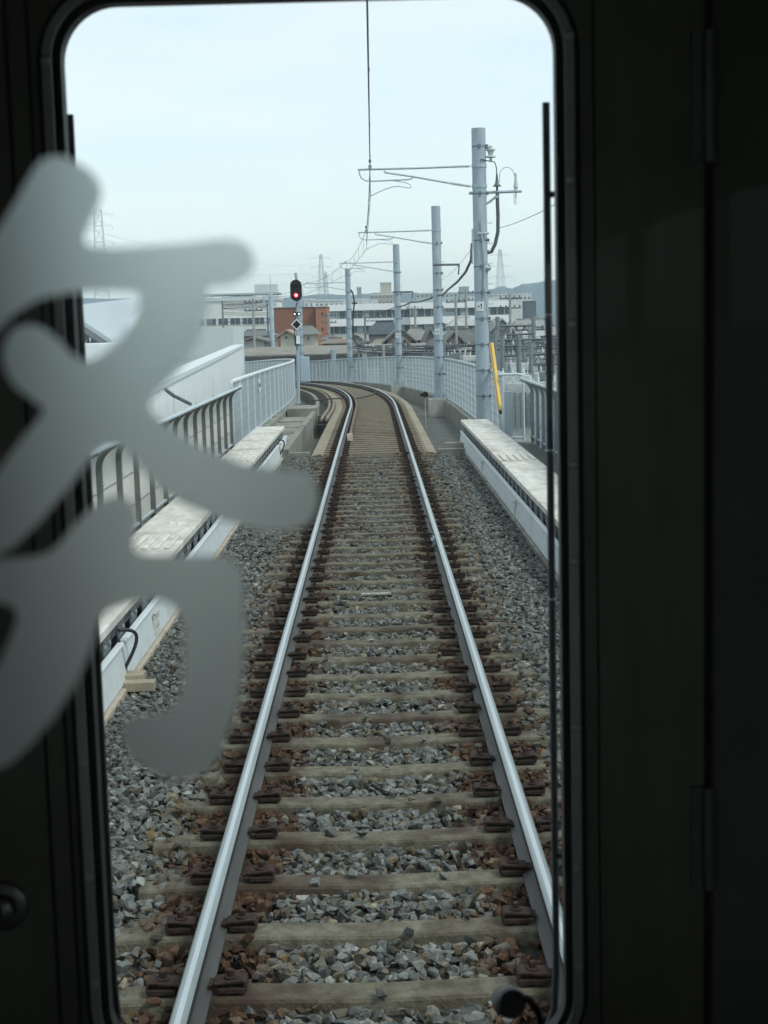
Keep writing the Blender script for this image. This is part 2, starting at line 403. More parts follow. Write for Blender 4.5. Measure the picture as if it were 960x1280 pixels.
# sleepers cast into the slab of the bend
fs_ = MB(); fs_.box(-1.09, 1.09, -.115, .115, -.23, -.160)
for lat in (-.75, .75):
    for sg in (-1, 1): fs_.box(lat+sg*.075-.0 if sg > 0 else lat-.20, lat+.20 if sg > 0 else lat-.075, -.07, .07, -.162, -.115, mi=1)
slabsl = fs_.build('slab_sleeper', [mat('slab_sleeper_concrete', (.24, .21, .155), .85, col2=(.155, .133, .095), scale=6, rnd=True), M_rust])
GG = 'sleepers cast into the slab track'
tag(slabsl, 'sleeper cast flush into the concrete slab track beyond the ballast', 'sleeper', GG)
y = SY+.35; n = 0
while y < 125:
    x, z, th, c = TR(y)
    o = slabsl if n == 0 else slabsl.copy()
    if n: COL.objects.link(o)
    o.location = (x, y, z); o.rotation_euler = (0, -math.atan(c/1.5), th); y += SLP*math.cos(th); n += 1
# white number plate lying on a sleeper
pl = MB().box(-.15, .15, -.028, .028, 0, .02); o = pl.build('marker_plate', mat('plate_worn', (.42, .44, .42), .6, col2=(.2, .21, .2), scale=30), bevel=.004); q = PZ(470, 741, -.16); o.location = (q.x, q.y+.0, -.182)
tag(o, 'short white marker plate lying across the middle of a sleeper', 'marker')

# slab-zone kerb at the end of the ballast
for sgn in (-1, 1):
    tag(MB().box(min(sgn*1.36, sgn*1.97), max(sgn*1.36, sgn*1.97), SY, SY+.16, -.6, -.10).build('ballast_stop', M_conc, bevel=.01),
        ('left' if sgn < 0 else 'right')+' low concrete stop wall holding the end of the ballast', 'kerb wall')

# ------------------------------------------------------------------ trough fascia, walkway lids
def side(sgn):
    w = 'left' if sgn < 0 else 'right'
    kb = MB(); kb.prism([(sgn*1.905, -.45), (sgn*1.99, -.45), (sgn*1.99, -.155), (sgn*1.905, -.175)], TN, [3, 31.4])
    tag(kb.build('trough_kerb', M_base if sgn < 0 else M_conc), f'narrow {"sunlit cream" if sgn<0 else "grey green"} concrete kerb under the {w} hand fascia panels', 'kerb')
    # dark bracket rack below the walkway
    rk = thing('bracket_rack', f'dark steel bracket rack in the gap between fascia and walkway on the {w}', 'bracket rack')
    mb = MB(); yy = 3.3
    mb.box(min(sgn*2.02, sgn*2.06), max(sgn*2.02, sgn*2.06), 3, SY+1.6, .19, .262)
    mb.build('runner', M_dark, rk)
    while yy < SY+1.4:
        MB().box(min(sgn*2.03, sgn*2.45), max(sgn*2.03, sgn*2.45), yy, yy+.03, -.01, .225).build('bracket', M_darksteel, rk)
        bp_ = MB(); xa, xb = sorted((sgn*2.006, sgn*2.019)); bp_.box(xa, xb, yy-.06, yy+.24, .10, .262).build('cover_plate', mat('cover_plate_grey', (.13, .15, .16), .5, metal=.2), rk)
        for q_ in (.0, .18): MB().lathe((sgn*2.006, yy+q_, .20), [(.024, 0), (.022, .010), (.01, .014)], 10, (-sgn, 0, 0)).build('bolt', mat('bolt_dull', (.22, .25, .26), .6), rk)
        yy += .62
side(-1); side(1)
def fascia(sgn, y0, y1, label, handles):
    t = thing('fascia_panel', label, 'panel', (0, 0, 0), 0, 'sloping fascia panels along the track')
    MB().prism([(sgn*1.93, -.15), (sgn*1.955, -.15), (sgn*1.995, .145), (sgn*1.945, .145), (sgn*1.94, .125), (sgn*1.97, .125)], TN, [y0, y1]).build('panel', M_panel, t, bevel=.004)
    for y in handles:
        hm = MB(); q0 = TN(y, sgn*1.942, .045); q1 = TN(y, sgn*1.933, -.075)
        x = sgn*1.95
        a, b_ = sorted((sgn*1.942, sgn*1.925))
        hm.box(a, b_, y, y+.02, -.10, .07); hm.box(a, b_, y, y+.26, .06, .072); hm.box(a, b_, y, y+.26, -.11, -.098)
        for r_ in range(2):
            for k_ in range(4): hm.box(a, b_, y+.05+k_*.05, y+.075+k_*.05, -.075+r_*.085, -.025+r_*.085)
        hm.build('lifting_grip', mat('grip', (.60, .61, .56), .6), t)
fascia(-1, 11.3, 30.6, 'long pale fascia panel on the left beyond the cable loop, with embossed plate', [12.7])
fascia(-1, 3.5, 11.2, 'nearest pale fascia panel on the left, in front of the cable loop', [6.5])
fascia(-1, 31.0, 33.2, 'short pale fascia panel at the far left end of the trough', [])
fascia(1, 19.9, 33.3, 'far pale blue fascia panel on the right with two embossed plates', [20.2, 26.3])
fascia(1, 4, 19.85, 'near pale blue fascia panel on the right, beside the grey ballast', [13.5])
# cable loops hanging over the joints between the left panels
def loop(y, label):
    t = MB(); pts = []
    for i in range(13):
        a = i/12; pts.append(TN(y+.05+.10*math.sin(a*3), -1.99+.12*math.sin(math.pi*a), .23-.36*a+.10*math.sin(math.pi*a)))
    t.tube(pts, .014, 8)
    tag(t.build('cable_loop', M_hose, smooth=True), label, 'cable')
loop(11.2, 'black cable looping over the joint between the two nearest left fascia panels')
loop(30.75, 'black cable looping over the last panel joint on the far left')
bk = MB(); bk.box(-1.94, -1.70, 11.0, 11.12, -.20, -.13); bk.box(-1.94, -1.80, 11.12, 11.3, -.19, -.10)
tag(bk.build('cable_bracket', mat('bracket_tan', (.34, .30, .22), .8), bevel=.004), 'small beige channel bracket sticking out over the ballast below the cable loop', 'bracket')

def lid(sgn, y0, y1, label, ridge_at):
    t = thing('walkway_lid', label, 'walkway', (0, 0, 0), 0, 'long resin walkway lids beside the track')
    a, b_ = sorted((sgn*2.0, sgn*2.62))
    MB().box(a, b_, y0, y1, .268, .345).build('lid', M_plank, t, bevel=.012)
    for k_ in range(5):
        x = sgn*(2.06+k_*.115); xa, xb = sorted((x, x+sgn*.055))
        yr = ridge_at
        MB().box(xa, xb, yr, yr+.95, .345, .372).build('grip_ridge', mat('ridge_resin', (.66, .66, .60), .7), t, bevel=.012)
    for yy in (y1-.9, y1-2.6, y0+1.9):
        for dx in (.22, .32):
            MB().lathe((sgn*(2.0+dx), yy+dx*.6, .345), [(.028, 0), (.028, .012), (.02, .018)], 12).build('bolt_cap', M_white, t)
    return t
lid(1, 23.3, 33.9, 'far pale walkway lid on the right ending beside the steel pole', 23.4)
lid(1, 13.2, 23.27, 'middle pale walkway lid on the right, beyond the window edge', 13.3)
lid(1, 3.0, 13.17, 'nearest walkway lid on the right, hidden mostly by the cab door', 3.1)
lid(-1, 24.4, 33.3, 'far walkway lid on the left, ending at the concrete channel', 24.5)
lid(-1, 14.6, 24.37, 'middle walkway lid on the left with brown stains, beside the ribbed fence', 14.7)
lid(-1, 4.5, 14.57, 'nearest walkway lid on the left, above the long fascia', 4.6)

# ------------------------------------------------------------------ concrete channel and parapets beyond the ballast
def sweepobj(name, prof, y0, y1, m, label, cat, kind=None):
    o = MB().prism(prof, TN, st(y0, y1)).build(name, m, bevel=0); return tag(o, label, cat, None, kind)
sweepobj('channel_wall', [(-1.80, -.74), (-1.95, -.74), (-1.95, .0), (-1.80, .0)], SY-.2, 49, M_conc, 'low concrete channel wall left of the slab track, ending at the signal', 'wall')
sweepobj('channel_wall', [(-1.95, -.74), (-2.1, -.74), (-2.1, -.25), (-1.95, -.25)], 53, 150, M_conc, 'lower concrete wall continuing round the inside of the bend', 'wall')
sweepobj('walkway', [(-1.951, -.73), (-2.75, -.73), (-2.75, -.16), (-1.951, -.16)], SY-.2, 52.9, M_conc, None, None, 'structure')
sweepobj('parapet', [(-2.75, -.73), (-3.05, -.73), (-3.05, .02), (-2.75, .02)], SY-.2, 155, M_conc, 'left concrete parapet carrying the mesh fence', 'parapet')
sweepobj('parapet', [(2.72, -.73), (3.02, -.73), (3.02, -.12), (2.72, -.12)], SY+.4, 155, M_conc, 'right concrete parapet carrying the mesh fence round the bend', 'parapet')
# pale cross slabs on the walkway and a landing by the signal
for i, yy in enumerate((35.5, 37.8, 40.2, 42.7)):
    tag(MB().box(-2.74, -1.96, yy, yy+2.1, -.158, -.135).build('channel_cover', M_conc, bevel=.008), None, None, None, 'structure')
tag(MB().box(-2.72, -1.78, 46.6, 48.6, -.30, .02).build('signal_plinth', M_conc, bevel=.01), 'concrete landing at the foot of the signal post', 'plinth')
bx = MB(); bx.box(-1.74, -1.40, 46.2, 46.6, -.72, -.2); bx.box(-1.72, -1.42, 45.2, 45.7, -.72, -.42)
tag(bx.build('track_box', M_dark, bevel=.01), 'pair of dark trackside boxes beside the concrete channel wall', 'equipment box')
cb = MB(); cb.tube([T(56, -2.2, .05), T(57, -1.7, .05), T(58, -1.1, .0), T(60, -.4, -.1), T(63, .3, -.12), T(66, .6, -.12)], .03, 6)
tag(cb.build('cable', M_hose, smooth=True), 'dark cable crossing under the rails at the start of the bend', 'cable')
pc = MB(); 
for lt in (-1.40, -1.56):
    pc.tube([T(y_, lt, -.13) for y_ in st(44, 120)], .05, 8)
tag(pc.build('cable_duct', mat('duct_brown', (.24, .20, .15), .8), smooth=True), 'pair of brown cable ducts following the inside of the bend', 'duct')

# ------------------------------------------------------------------ fences
def mesh_fence(lat, y0, y1, base, H, name, label, gap=1.9, bars=.10, mat_=None):
    t = thing(name, label, 'fence')
    mp_ = MB(); y = y0
    while y < y1:
        x, z, th, c = TR(y); step = bars if y < 70 else bars*1.6
        w = .0055 if y < 70 else .008
        a = TN(y, lat-.006, base+.06); 
        mp_.box(-w, w, -w, w, 0, H-.08, M=Matrix.Translation(TN(y, lat, base+.05))); y += step
    for hz_ in np.arange(.15, H-.05, .20):
        mp_.prism([(lat-.006, base+hz_), (lat+.006, base+hz_), (lat+.006, base+hz_+.012), (lat-.006, base+hz_+.012)], TN, st(y0, y1), cap=False)
    mp_.build('mesh_panel', M_mesh, t)
    MB().prism([(lat-.03, base+H-.02), (lat+.03, base+H-.02), (lat+.035, base+H+.02), (lat+.02, base+H+.045), (lat-.02, base+H+.045), (lat-.035, base+H+.02)], TN, st(y0, y1)).build('top_rail', M_white if lat < 0 else M_fence, t, smooth=True)
    MB().prism([(lat-.02, base+.03), (lat+.02, base+.03), (lat+.02, base+.08), (lat-.02, base+.08)], TN, st(y0, y1)).build('bottom_rail', M_fence, t)
    y = y0; n = 0
    while y <= y1+.01:
        x, z, th, c = TR(y)
        o = MB().box(-.028, .028, -.03, .03, 0, H-.02).build('fence_post', M_post, t)
        o.location = TN(y, lat, base); o.rotation_euler = (0, 0, th); y += gap
    return t
mesh_fence(-2.95, 31.2, 110, 0.02, 1.42, 'mesh_fence', 'galvanised mesh fence with white top rail on the left, running up to the signal')
mesh_fence(2.88, 32.6, 135, -.12, 1.52, 'mesh_fence', 'galvanised mesh fence on the right, sweeping behind the steel poles round the bend', gap=1.5)

def rib_fence(sgn, lat, y0, y1, gap, H, label, base=-.02):
    t = thing('rib_fence', label, 'fence')
    y = y1; proto_ = None
    while y > y0:
        if proto_ is None:
            m = MB(); pts = []
            for i in range(5): pts.append((0, H*.78*i/4))
            for i in range(1, 8):
                a = i/7*R(68); pts.append((-sgn*(.20*(1-math.cos(a))*1.9), H*.78+.30*math.sin(a)))
            prof = [(-.032, -.03), (.032, -.03), (.032, .03), (-.032, .03)]
            vs = []
            n = len(pts)
            for i, (px, pz) in enumerate(pts):
                q = pts[min(i+1, n-1)]; p_ = pts[max(i-1, 0)]; d = Vector((q[0]-p_[0], 0, q[1]-p_[1])).normalized(); nrm = Vector((d.z, 0, -d.x))
                for (a_, b_) in prof: vs.append(Vector((px, 0, pz))+nrm*a_+Vector((0, b_, 0)))
            fs = [(i*4+j, i*4+(j+1) % 4, (i+1)*4+(j+1) % 4, (i+1)*4+j) for i in range(n-1) for j in range(4)]+[(3, 2, 1, 0), tuple((n-1)*4+j for j in range(4))]
            m.poly(vs, fs); 
            proto_ = m.build('curved_rib', M_rib_shade if sgn < 0 else M_rib, t); tipx, tipz = pts[-1]; o = proto_
            # pale curved sheet filling the bay behind the ribs
            pm = MB(); vs = []
            for (px, pz) in pts:
                for yy_ in (-gap+.03, -.03):
                    for dx in (0, .012): vs.append((px+sgn*.03+dx*sgn, yy_, pz+.01))
            fs = []
            for i in range(n-1):
                for (a_, b_) in ((0, 2), (2, 3), (3, 1), (1, 0)): fs.append((i*4+a_, i*4+b_, i*4+4+b_, i*4+4+a_))
            fs += [(0, 1, 3, 2), tuple((n-1)*4+j for j in (2, 3, 1, 0))]
            pm.poly(vs, fs); pproto = pm.build('bay_panel', M_bayL if sgn < 0 else M_bayR, t); pp = pproto
            sm = MB()
            for hz_ in (.40, .80): sm.box(sgn*.022, sgn*.029, -gap+.03, -.03, hz_, hz_+.014)
            seam = sm.build('panel_seam', M_rib, pproto)
            bmh = MB()
            for hz_ in (.12, .5, .9): bmh.lathe((-sgn*.032, 0, hz_), [(.02, 0), (.02, .014)], 8, (-sgn, 0, 0))
            bolts = bmh.build('bolts', M_galv, proto_)
        else:
            o = proto_.copy(); COL.objects.link(o); o.parent = t
            bo_ = bolts.copy(); COL.objects.link(bo_); bo_.parent = o
            pp = pproto.copy(); COL.objects.link(pp); pp.parent = t
            sp_ = seam.copy(); COL.objects.link(sp_); sp_.parent = pp
        pp.location = TN(y, lat, base)
        o.location = TN(y, lat, base); y -= gap
    MB().tube([TN(yy, lat+tipx, base+tipz+.02) for yy in (y1+.03, (y0+y1)/2, y0)], .028, 8).build('top_rail', M_fence, t, smooth=True)
    MB().box(lat-.02, lat+.02, y0, y1, .12, .15).build('lower_rail', M_fence, t)
    # small fixings on the rail
    yy = y1
    while yy > y0+2:
        MB().box(lat+tipx-.02, lat+tipx+.02, yy-.5, yy-.46, base+tipz+.03, base+tipz+.09).build('rail_lug', M_fence, t); yy -= gap*2
    return t
rib_fence(-1, -2.97, 4, 31.0, 1.25, 1.38, 'steel rib fence with inward curved tops along the left walkway')
rib_fence(1, 3.36, 4, 31.2, 1.0, 1.36, 'steel rib fence with inward curved tops along the right walkway', 0)
# transverse gate frame with chain link at the right
gt = thing('chain_link_panel', 'chain link panel in a steel frame, set across the right walkway beside the big pole', 'fence panel')
fr = MB(); gx0, gx1, gy = 2.78, 3.22, 31.6
for x in (gx0, gx1): fr.tube([(x, gy, .0), (x, gy, 1.42)], .025, 8)
fr.tube([(gx0-.1, gy, 1.43), (gx1-.12, gy, 1.43), (gx1+.02, gy, 1.40)], .03, 8); fr.tube([(gx0, gy, .08), (gx1, gy, .08)], .022, 8)
fr.build('frame', M_fence, gt, smooth=True)
cl_ = MB()
for i in range(-22, 10):
    for sg in (1, -1):
        a = Vector((gx0, gy, .1+i*.07)) if sg > 0 else Vector((gx1, gy, .1+i*.07)); L = gx1-gx0
        z0 = a.z; z1 = a.z+L; s0 = max(0, (.1-z0)/L); s1 = min(1, (1.4-z0)/L)
        if s1 > s0:
            d = Vector((sg*L, 0, L)); cl_.tube([a+d*s0, a+d*s1], .004, 4)
for i in range(10, 20):
    for sg in (1, -1):
        a = Vector((gx0, gy, .1+i*.07)) if sg > 0 else Vector((gx1, gy, .1+i*.07)); L = gx1-gx0
        s1 = min(1, (1.4-a.z)/L)
        if s1 > 0: cl_.tube([a, a+Vector((sg*L, 0, L))*s1], .004, 4)
cl_.build('chain_link', M_mesh, gt)
bxx = MB().box(2.80, 2.98, 31.75, 31.95, .0, 1.05); tag(bxx.build('blue_post', M_pole), 'square blue grey post standing behind the chain link panel', 'post')
# ------------------------------------------------------------------ catenary poles
poles = [(36.0, 2.68, -.12, 7.14), (55.5, 2.58, -.05, 7.03), (76, 2.68, -.05, 7.10), (96.5, 2.60, -.05, 7.2), (116.5, 2.62, -.05, 7.45)]
plab = ['nearest steel catenary pole, tallest in view, with drooping hose and yellow guard', 'second steel catenary pole, on a concrete block left of the tallest pole',
        'third steel catenary pole, where the right fence sweeps round the bend', 'fourth steel catenary pole, standing above the crest of the track', 'fifth steel catenary pole, directly behind the red signal']
# arm geometry read in pole-1 image coordinates, turned into local metres (lateral towards the track, up)
P0 = T(36, 2.68); P0.z = 0
def arm_pt(x, y, dz=0): q = PY(x, y, 36); return (q.x-P0.x, q.z)
GA = 'steel poles holding up the overhead wire'
def build_pole(i, Y, lat, base, top, detail):
    x, z, th, c = TR(Y); o = TN(Y, lat, 0)
    t = thing('catenary_pole', plab[i], 'pole', (o.x, o.y, o.z), th*.6, GA)
    r = .168
    MB().lathe((0, 0, base), [(r*1.0, 0), (r, top-base-.02), (r*.985, top-base)], 28).build('shaft', M_pole, t, smooth=True)
    # banding collars
    bz = base+.9
    while bz < top-.4:
        bd = MB(); bd.lathe((0, 0, bz), [(r+.004, 0), (r+.004, .028)], 24); bd.box(r-.02, r+.045, -.10, -.07, bz-.025, bz+.055); bd.box(-.03, .03, -r-.025, -r, bz-.03, bz+.06)
        bd.build('band', M_band, t); bz += .62 if bz < 4.4 else 1.1
    # step bolts
    zz = base+1.2; k_ = 0
    while zz < top-1.6:
        sgx = 1 if i else 1
        MB().tube([(r-.01, -.02, zz), (r+.10, -.02, zz), (r+.12, -.02, zz+.03)], .009, 5).build('step_bolt', M_galv, t); zz += .48
    # foot flange
    MB().lathe((0, 0, base), [(r+.12, 0), (r+.12, .03), (r+.012, .035), (r+.012, .3)], 20).build('foot_flange', M_galv, t)
    for a in range(8):
        q = Matrix.Rotation(a*math.pi/4, 4, 'Z')
        MB().poly([q @ Vector(p) for p in ((r, -.008, base+.03), (r+.11, -.008, base+.03), (r, -.008, base+.28), (r, .008, base+.03), (r+.11, .008, base+.03), (r, .008, base+.28))], [(0, 1, 2), (3, 5, 4), (0, 3, 4, 1), (1, 4, 5, 2), (0, 2, 5, 3)]).build('gusset', M_pole, t)
    dz = top-7.14
    # cantilever
    arm = MB(); A = lambda x_, y_: Vector((arm_pt(x_, y_)[0], 0, arm_pt(x_, y_)[1]+dz))
    arm.tube([A(447, 211), A(520, 209.2), A(562, 207.6)], .024, 8)
    arm.tube([A(480.5, 212), A(481, 214.5), A(515, 219.5), A(560, 227.5)], .022, 8)
    arm.tube([A(449, 211.5), A(449.5, 217), A(452, 222), A(458, 225), A(470, 225.2), A(512, 223.3), A(515, 222), A(515.3, 219.5)], .017, 8)
    arm.tube([A(490, 224.5), A(500, 226), A(508, 227.3), A(513, 230), A(514, 233.5), A(510, 233.8), A(500, 232), A(491, 232.3), A(480, 236), A(463, 244)], .012, 6)
    arm.box(-.04, .04, -.03, .03, -.05, .05, M=Matrix.Translation(A(462.5, 208)))
    ca = arm.build('cantilever', M_galv, t, smooth=True)
    for (a, b_) in ((A(562, 207.6), A(588, 206.6)), (A(560, 227.5), A(589, 232))):
        d = (b_-a); L = d.length; ins = MB(); prof = [(.016, 0)]
        nn = 9
        for q in range(nn):
            h = L*.08+q*L*.62/nn; prof += [(.02, h), (.045, h+L*.02), (.02, h+L*.05)]
        prof += [(.022, L*.75), (.03, L*.76), (.03, L*.9), (.018, L*.91), (.018, L)]
        ins.lathe(a, prof, 10, d); ins.build('insulator', M_insul, ca, smooth=True)
    # clamps for the arms
    for zc in (A(588, 206.6).z, A(589, 232).z):
        MB().lathe((0, 0, zc-.04), [(r+.014, 0), (r+.014, .08)], 20).build('clamp', M_galv, t)
    # white number plate
    if i < 4:
        zt = CAMH+(409-(386 if i == 0 else 402))/F*Y if i == 0 else top-4.6
        n = MB(); 
        def rr(a_, h): return Vector(((r+.004)*math.sin(a_), -(r+.004)*math.cos(a_), h))
        A0 = -.9; vs = []; 
        for q in range(6):
            for h in (zt-.11, zt+.11): vs.append(rr(A0+q*.22, h))
        for q in range(6):
            for h in (zt-.11, zt+.11): v = rr(A0+q*.22, h); vs.append(v*1.0+Vector((v.x, v.y, 0)).normalized()*.006)
        fs = [(q*2, q*2+2, q*2+3, q*2+1) for q in range(5)]+[(12+q*2, 12+q*2+1, 12+q*2+3, 12+q*2+2) for q in range(5)]
        fs += [(q*2, q*2+12, q*2+14, q*2+2) for q in range(5)]+[(q*2+1, q*2+3, q*2+15, q*2+13) for q in range(5)]+[(0, 1, 13, 12), (10, 22, 23, 11)]
        n.poly(vs, fs); npl = n.build('number_plate', M_white, t)
        # small dark figures: a dash and a 1, as on the photographed plate
        fg = MB(); e = r+.012
        def cell(a0, a1, z0, z1):
            v = [Vector((e*math.sin(a), -e*math.cos(a), h)) for a in (a0, a1) for h in (z0, z1)]; v += [Vector(((e+.003)*math.sin(a), -(e+.003)*math.cos(a), h)) for a in (a0, a1) for h in (z0, z1)]
            fg.poly(v, [(0, 2, 3, 1), (4, 5, 7, 6), (0, 1, 5, 4), (2, 6, 7, 3), (0, 4, 6, 2), (1, 3, 7, 5)])
        cell(-.55, -.32, zt-.018, zt+.012); cell(-.10, -.0, zt-.07, zt+.075); cell(-.2, -.1, zt+.02, zt+.055)
        fg.build('figures', M_hose, npl)
    return t
PO = []
for i, (Y, lat, base, top) in enumerate(poles): PO.append(build_pole(i, Y, lat, base, top, i < 2))
# sixth pole, farther round to the left
q = PY(338.5, 367, 140); t6 = thing('catenary_pole', 'farthest steel catenary pole, left of the signal over the mesh fence', 'pole', (q.x, q.y, 0), 0, GA)
MB().lathe((0, 0, -9), [(.22, 0), (.22, q.z+9), (.2, q.z+9.03)], 18).build('shaft', M_pole, t6, smooth=True)
for zz in (q.z-.4, q.z-1.4, q.z-2.4, q.z-3.4, q.z-4.4): MB().lathe((0, 0, zz), [(.235, 0), (.235, .06)], 16).build('band', M_galv, t6)
am = MB(); am.tube([(0, 0, q.z-.9), (-2.9, -.3, q.z-1.0)], .03, 6); am.tube([(0, 0, q.z-1.5), (-2.3, -.3, q.z-1.05)], .025, 6); am.tube([(-2.85, -.3, q.z-1.0), (-2.6, -.3, q.z-1.3), (-1.5, -.2, q.z-1.25)], .02, 6); am.build('cantilever', M_galv, t6)
MB().tube([(0, 0, q.z), (0, 0, q.z+1.6)], .03, 6).build('spike', M_galv, t6)
# concrete foundation blocks
for i, (Y, lat, base, top) in enumerate(poles):
    if i == 0: continue
    o = TN(Y, lat, 0); x, z, th, c = TR(Y)
    blk = MB().box(-.38, .34 if i > 1 else .30, -.4, .4, -.72, base-.001).build('pole_block', M_block, bevel=.015); blk.location = (o.x-.05, o.y, o.z); blk.rotation_euler = (0, 0, th)
    tag(blk, ['', 'stained concrete block under the second pole', 'concrete block under the third pole', 'concrete block under the fourth pole at the crest', 'concrete block under the fifth pole'][i], 'foundation block')
blk = MB().box(-.42, .5, -.45, .45, -.72, -.125).build('pole_block', M_conc, bevel=.015); blk.location = TN(36, 2.68, 0); tag(blk, 'concrete block under the nearest and tallest pole', 'foundation block')

# extra fittings on the nearest pole (parts of it)
p1 = PO[0]; p1o = Vector(p1.location)
def L1(x, y, dy=0): q = PY(x, y, 36+dy); return q-p1o
hi = MB(); hi.tube([L1(605, 184), L1(614, 184)], .05, 8); hi.lathe(L1(613.5, 202), [(.02, 0), (.035, .03), (.035, .08), (.13, .10), (.12, .13), (.05, .15), (.08, .25), (.13, .27), (.05, .30), (.05, .36)], 14)
hi.build('post_insulator', M_insul, p1, smooth=True)
hh = MB(); hh.tube([L1(590, 201), L1(603, 199.5, -.2), L1(612, 201.5), L1(618.5, 202.5), L1(620.5, 210), L1(621, 222)], .014, 6); hh.tube([L1(621, 222), L1(621.5, 242)], .03, 6)
hh.lathe(L1(621.3, 233), [(.11, 0), (.05, .06), (.03, .17), (.02, .3)], 12)
hh.tube([L1(621.8, 240), L1(621.8, 252), L1(622.5, 270), L1(622.3, 290), L1(619, 305), L1(614, 315), L1(610, 316), L1(609, 313)], .045, 10)
hh.build('feeder_hose', M_darksteel, p1, smooth=True)
cr = MB(); cr.tube([L1(586, 241.5), L1(652, 239)], .035, 8); cr.tube([L1(608, 255), L1(620, 246)], .03, 6); cr.box(-.05, .05, -.05, .05, -.03, .03, M=Matrix.Translation(L1(621, 246))); cr.build('cross_arm', M_galv, p1, smooth=True)
ar = MB(); ar.lathe(L1(645, 248), [(.02, 0), (.02, .15), (.04, .16), (.04, .24), (.06, .26), (.03, .45), (.03, .58), (.012, .6)], 10); ar.build('arrester', M_insul, p1, smooth=True)
ac = MB(); pts = [L1(624, 228), L1(625, 215), L1(630, 209.5), L1(636, 209), L1(641, 213), L1(644.5, 223)]; ac.tube(pts, .007, 5); ac.tube([L1(645, 249), L1(645, 256), L1(643, 255), L1(642.5, 242)], .006, 4); ac.build('jumper', M_wire, p1)
cn = MB(); cn.tube([L1(601, 276, -.2), L1(603, 300, -.2), L1(606, 330, -.2), L1(605, 372, -.2)], .022, 6); cn.tube([L1(590.5, 286, -.15), L1(590.5, 330, -.15)], .02, 6); cn.build('conduit', M_galv, p1, smooth=True)
wl = MB(); wl.tube([L1(597, 292, -.19), L1(611, 291.5, -.19)], .03, 6); wl.lathe(L1(607.5, 340, -.1), [(.05, 0), (.12, .06), (.13, .1), (.05, .16), (.05, .25)], 12); wl.build('lamp_fitting', M_galv, p1, smooth=True)
# guy wire with its yellow guard
gy_ = thing('guy_wire', 'guy wire from the tallest pole with a slanting yellow guard tube', 'guy wire')
a = PY(605, 360, 35.6); e_ = PY(628.5, 553, 30.5)
MB().tube([a, e_], .008, 6).build('wire', M_wire, gy_)
MB().tube([PY(614.3, 430, 33.7), PY(625.3, 514, 32.0)], .052, 12).build('guard_tube', M_yellow, gy_, smooth=True)
MB().tube([PY(625.2, 513, 32.02), PY(625.6, 517, 31.95)], .03, 8).build('guard_cap', M_black, gy_)
MB().tube([PY(626.5, 538, 31.0), PY(628.5, 553, 30.6)], .02, 8).build('turnbuckle', M_darksteel, gy_)

# ------------------------------------------------------------------ overhead wires
def arm_world(i, x, y):
    t = PO[i]; lx, lz = arm_pt(x, y); dz = poles[i][3]-7.14
    return Matrix.Translation(t.location) @ Matrix.Rotation(t.rotation_euler[2], 4, 'Z') @ Vector((lx, 0, lz+dz))
ms = [arm_world(i, 462.5, 206.5) for i in range(5)]; cs = [arm_world(i, 463, 244) for i in range(5)]
q6 = PY(299, 382, 140); ms.append(q6); cs.append(q6-Vector((0, 0, .9)))
ms.insert(0, Vector((.07, 6, ms[0].z+.0))); cs.insert(0, Vector((.06, 6, cs[0].z)))
def sag(a, b_, s_, n=10): return [a.lerp(b_, i/n)-Vector((0, 0, s_*4*(i/n)*(1-i/n))) for i in range(n+1)]
mw = thing('catenary_wire', 'overhead contact and messenger wire running above the track from arm to arm', 'overhead wire')
m_ = MB(); c_ = MB()
for i in range(len(ms)-1):
    m_.tube(sag(ms[i], ms[i+1], .28), .009, 6); c_.tube([cs[i], cs[i+1]], .008, 6)
m_.build('messenger_wire', M_wire, mw); c_.build('contact_wire', M_wire, mw)
for i in range(len(ms)-1):
    s1_ = sag(ms[i], ms[i+1], .28)
    for k_ in (1, 3, 5, 7, 9):
        t_ = k_/10; MB().tube([s1_[k_]+Vector((0, 0, .02)), cs[i].lerp(cs[i+1], t_)], .005, 4).build('dropper', M_wire, mw)
        if i < 2: MB().box(-.015, .015, -.03, .03, -.02, .02, M=Matrix.Translation(s1_[k_])).build('clip', M_darksteel, mw)
for i in (1, 2): MB().lathe(ms[i]+Vector((0, 0, .08)), [(.03, 0), (.03, .06), (.012, .08)], 8).build('wire_clamp', M_darksteel, mw)
# feeder cable on the outside of the poles
fc = thing('feeder_cable', 'thick feeder cable drooping from pole to pole below the arms', 'cable')
pt = [PY(590, 305, 36.1), PY(589, 325, 36.6), PY(582, 340, 39), PY(572, 352, 44), PY(560, 362, 50), PY(553, 369, 54), PY(545, 369, 56), PY(538, 373, 60), PY(525, 377, 67), PY(513, 378, 72), PY(505, 382, 75), PY(495, 384, 78), PY(480, 389, 84), PY(460, 390.5, 90), PY(442, 393, 96)]
MB().tube(pt[:6], .035, 8).build('cable_span', M_darksteel, fc, smooth=True)
MB().tube(pt[5:11], .04, 8).build('cable_span', M_darksteel, fc, smooth=True); MB().tube(pt[10:], .03, 6).build('cable_span', M_darksteel, fc, smooth=True)
for (i, x0, x1, y, dd, Y) in ((1, 541, 574, 331, 12, 55.4), (2, 491, 516, 365, 8, 75.9)):
    o = PO[i]; a, b_ = PY(x0, y, Y-.25), PY(x1, y-.3, Y-.25)
    br = MB(); br.tube([a-o.location, b_-o.location], .045, 6); br.tube([b_-o.location, PY(x1-1, y+dd, Y-.25)-o.location], .03, 6)
    ob = br.build('cable_arm', M_darksteel, o); ob.matrix_parent_inverse = Matrix.Rotation(-o.rotation_euler[2], 4, 'Z')
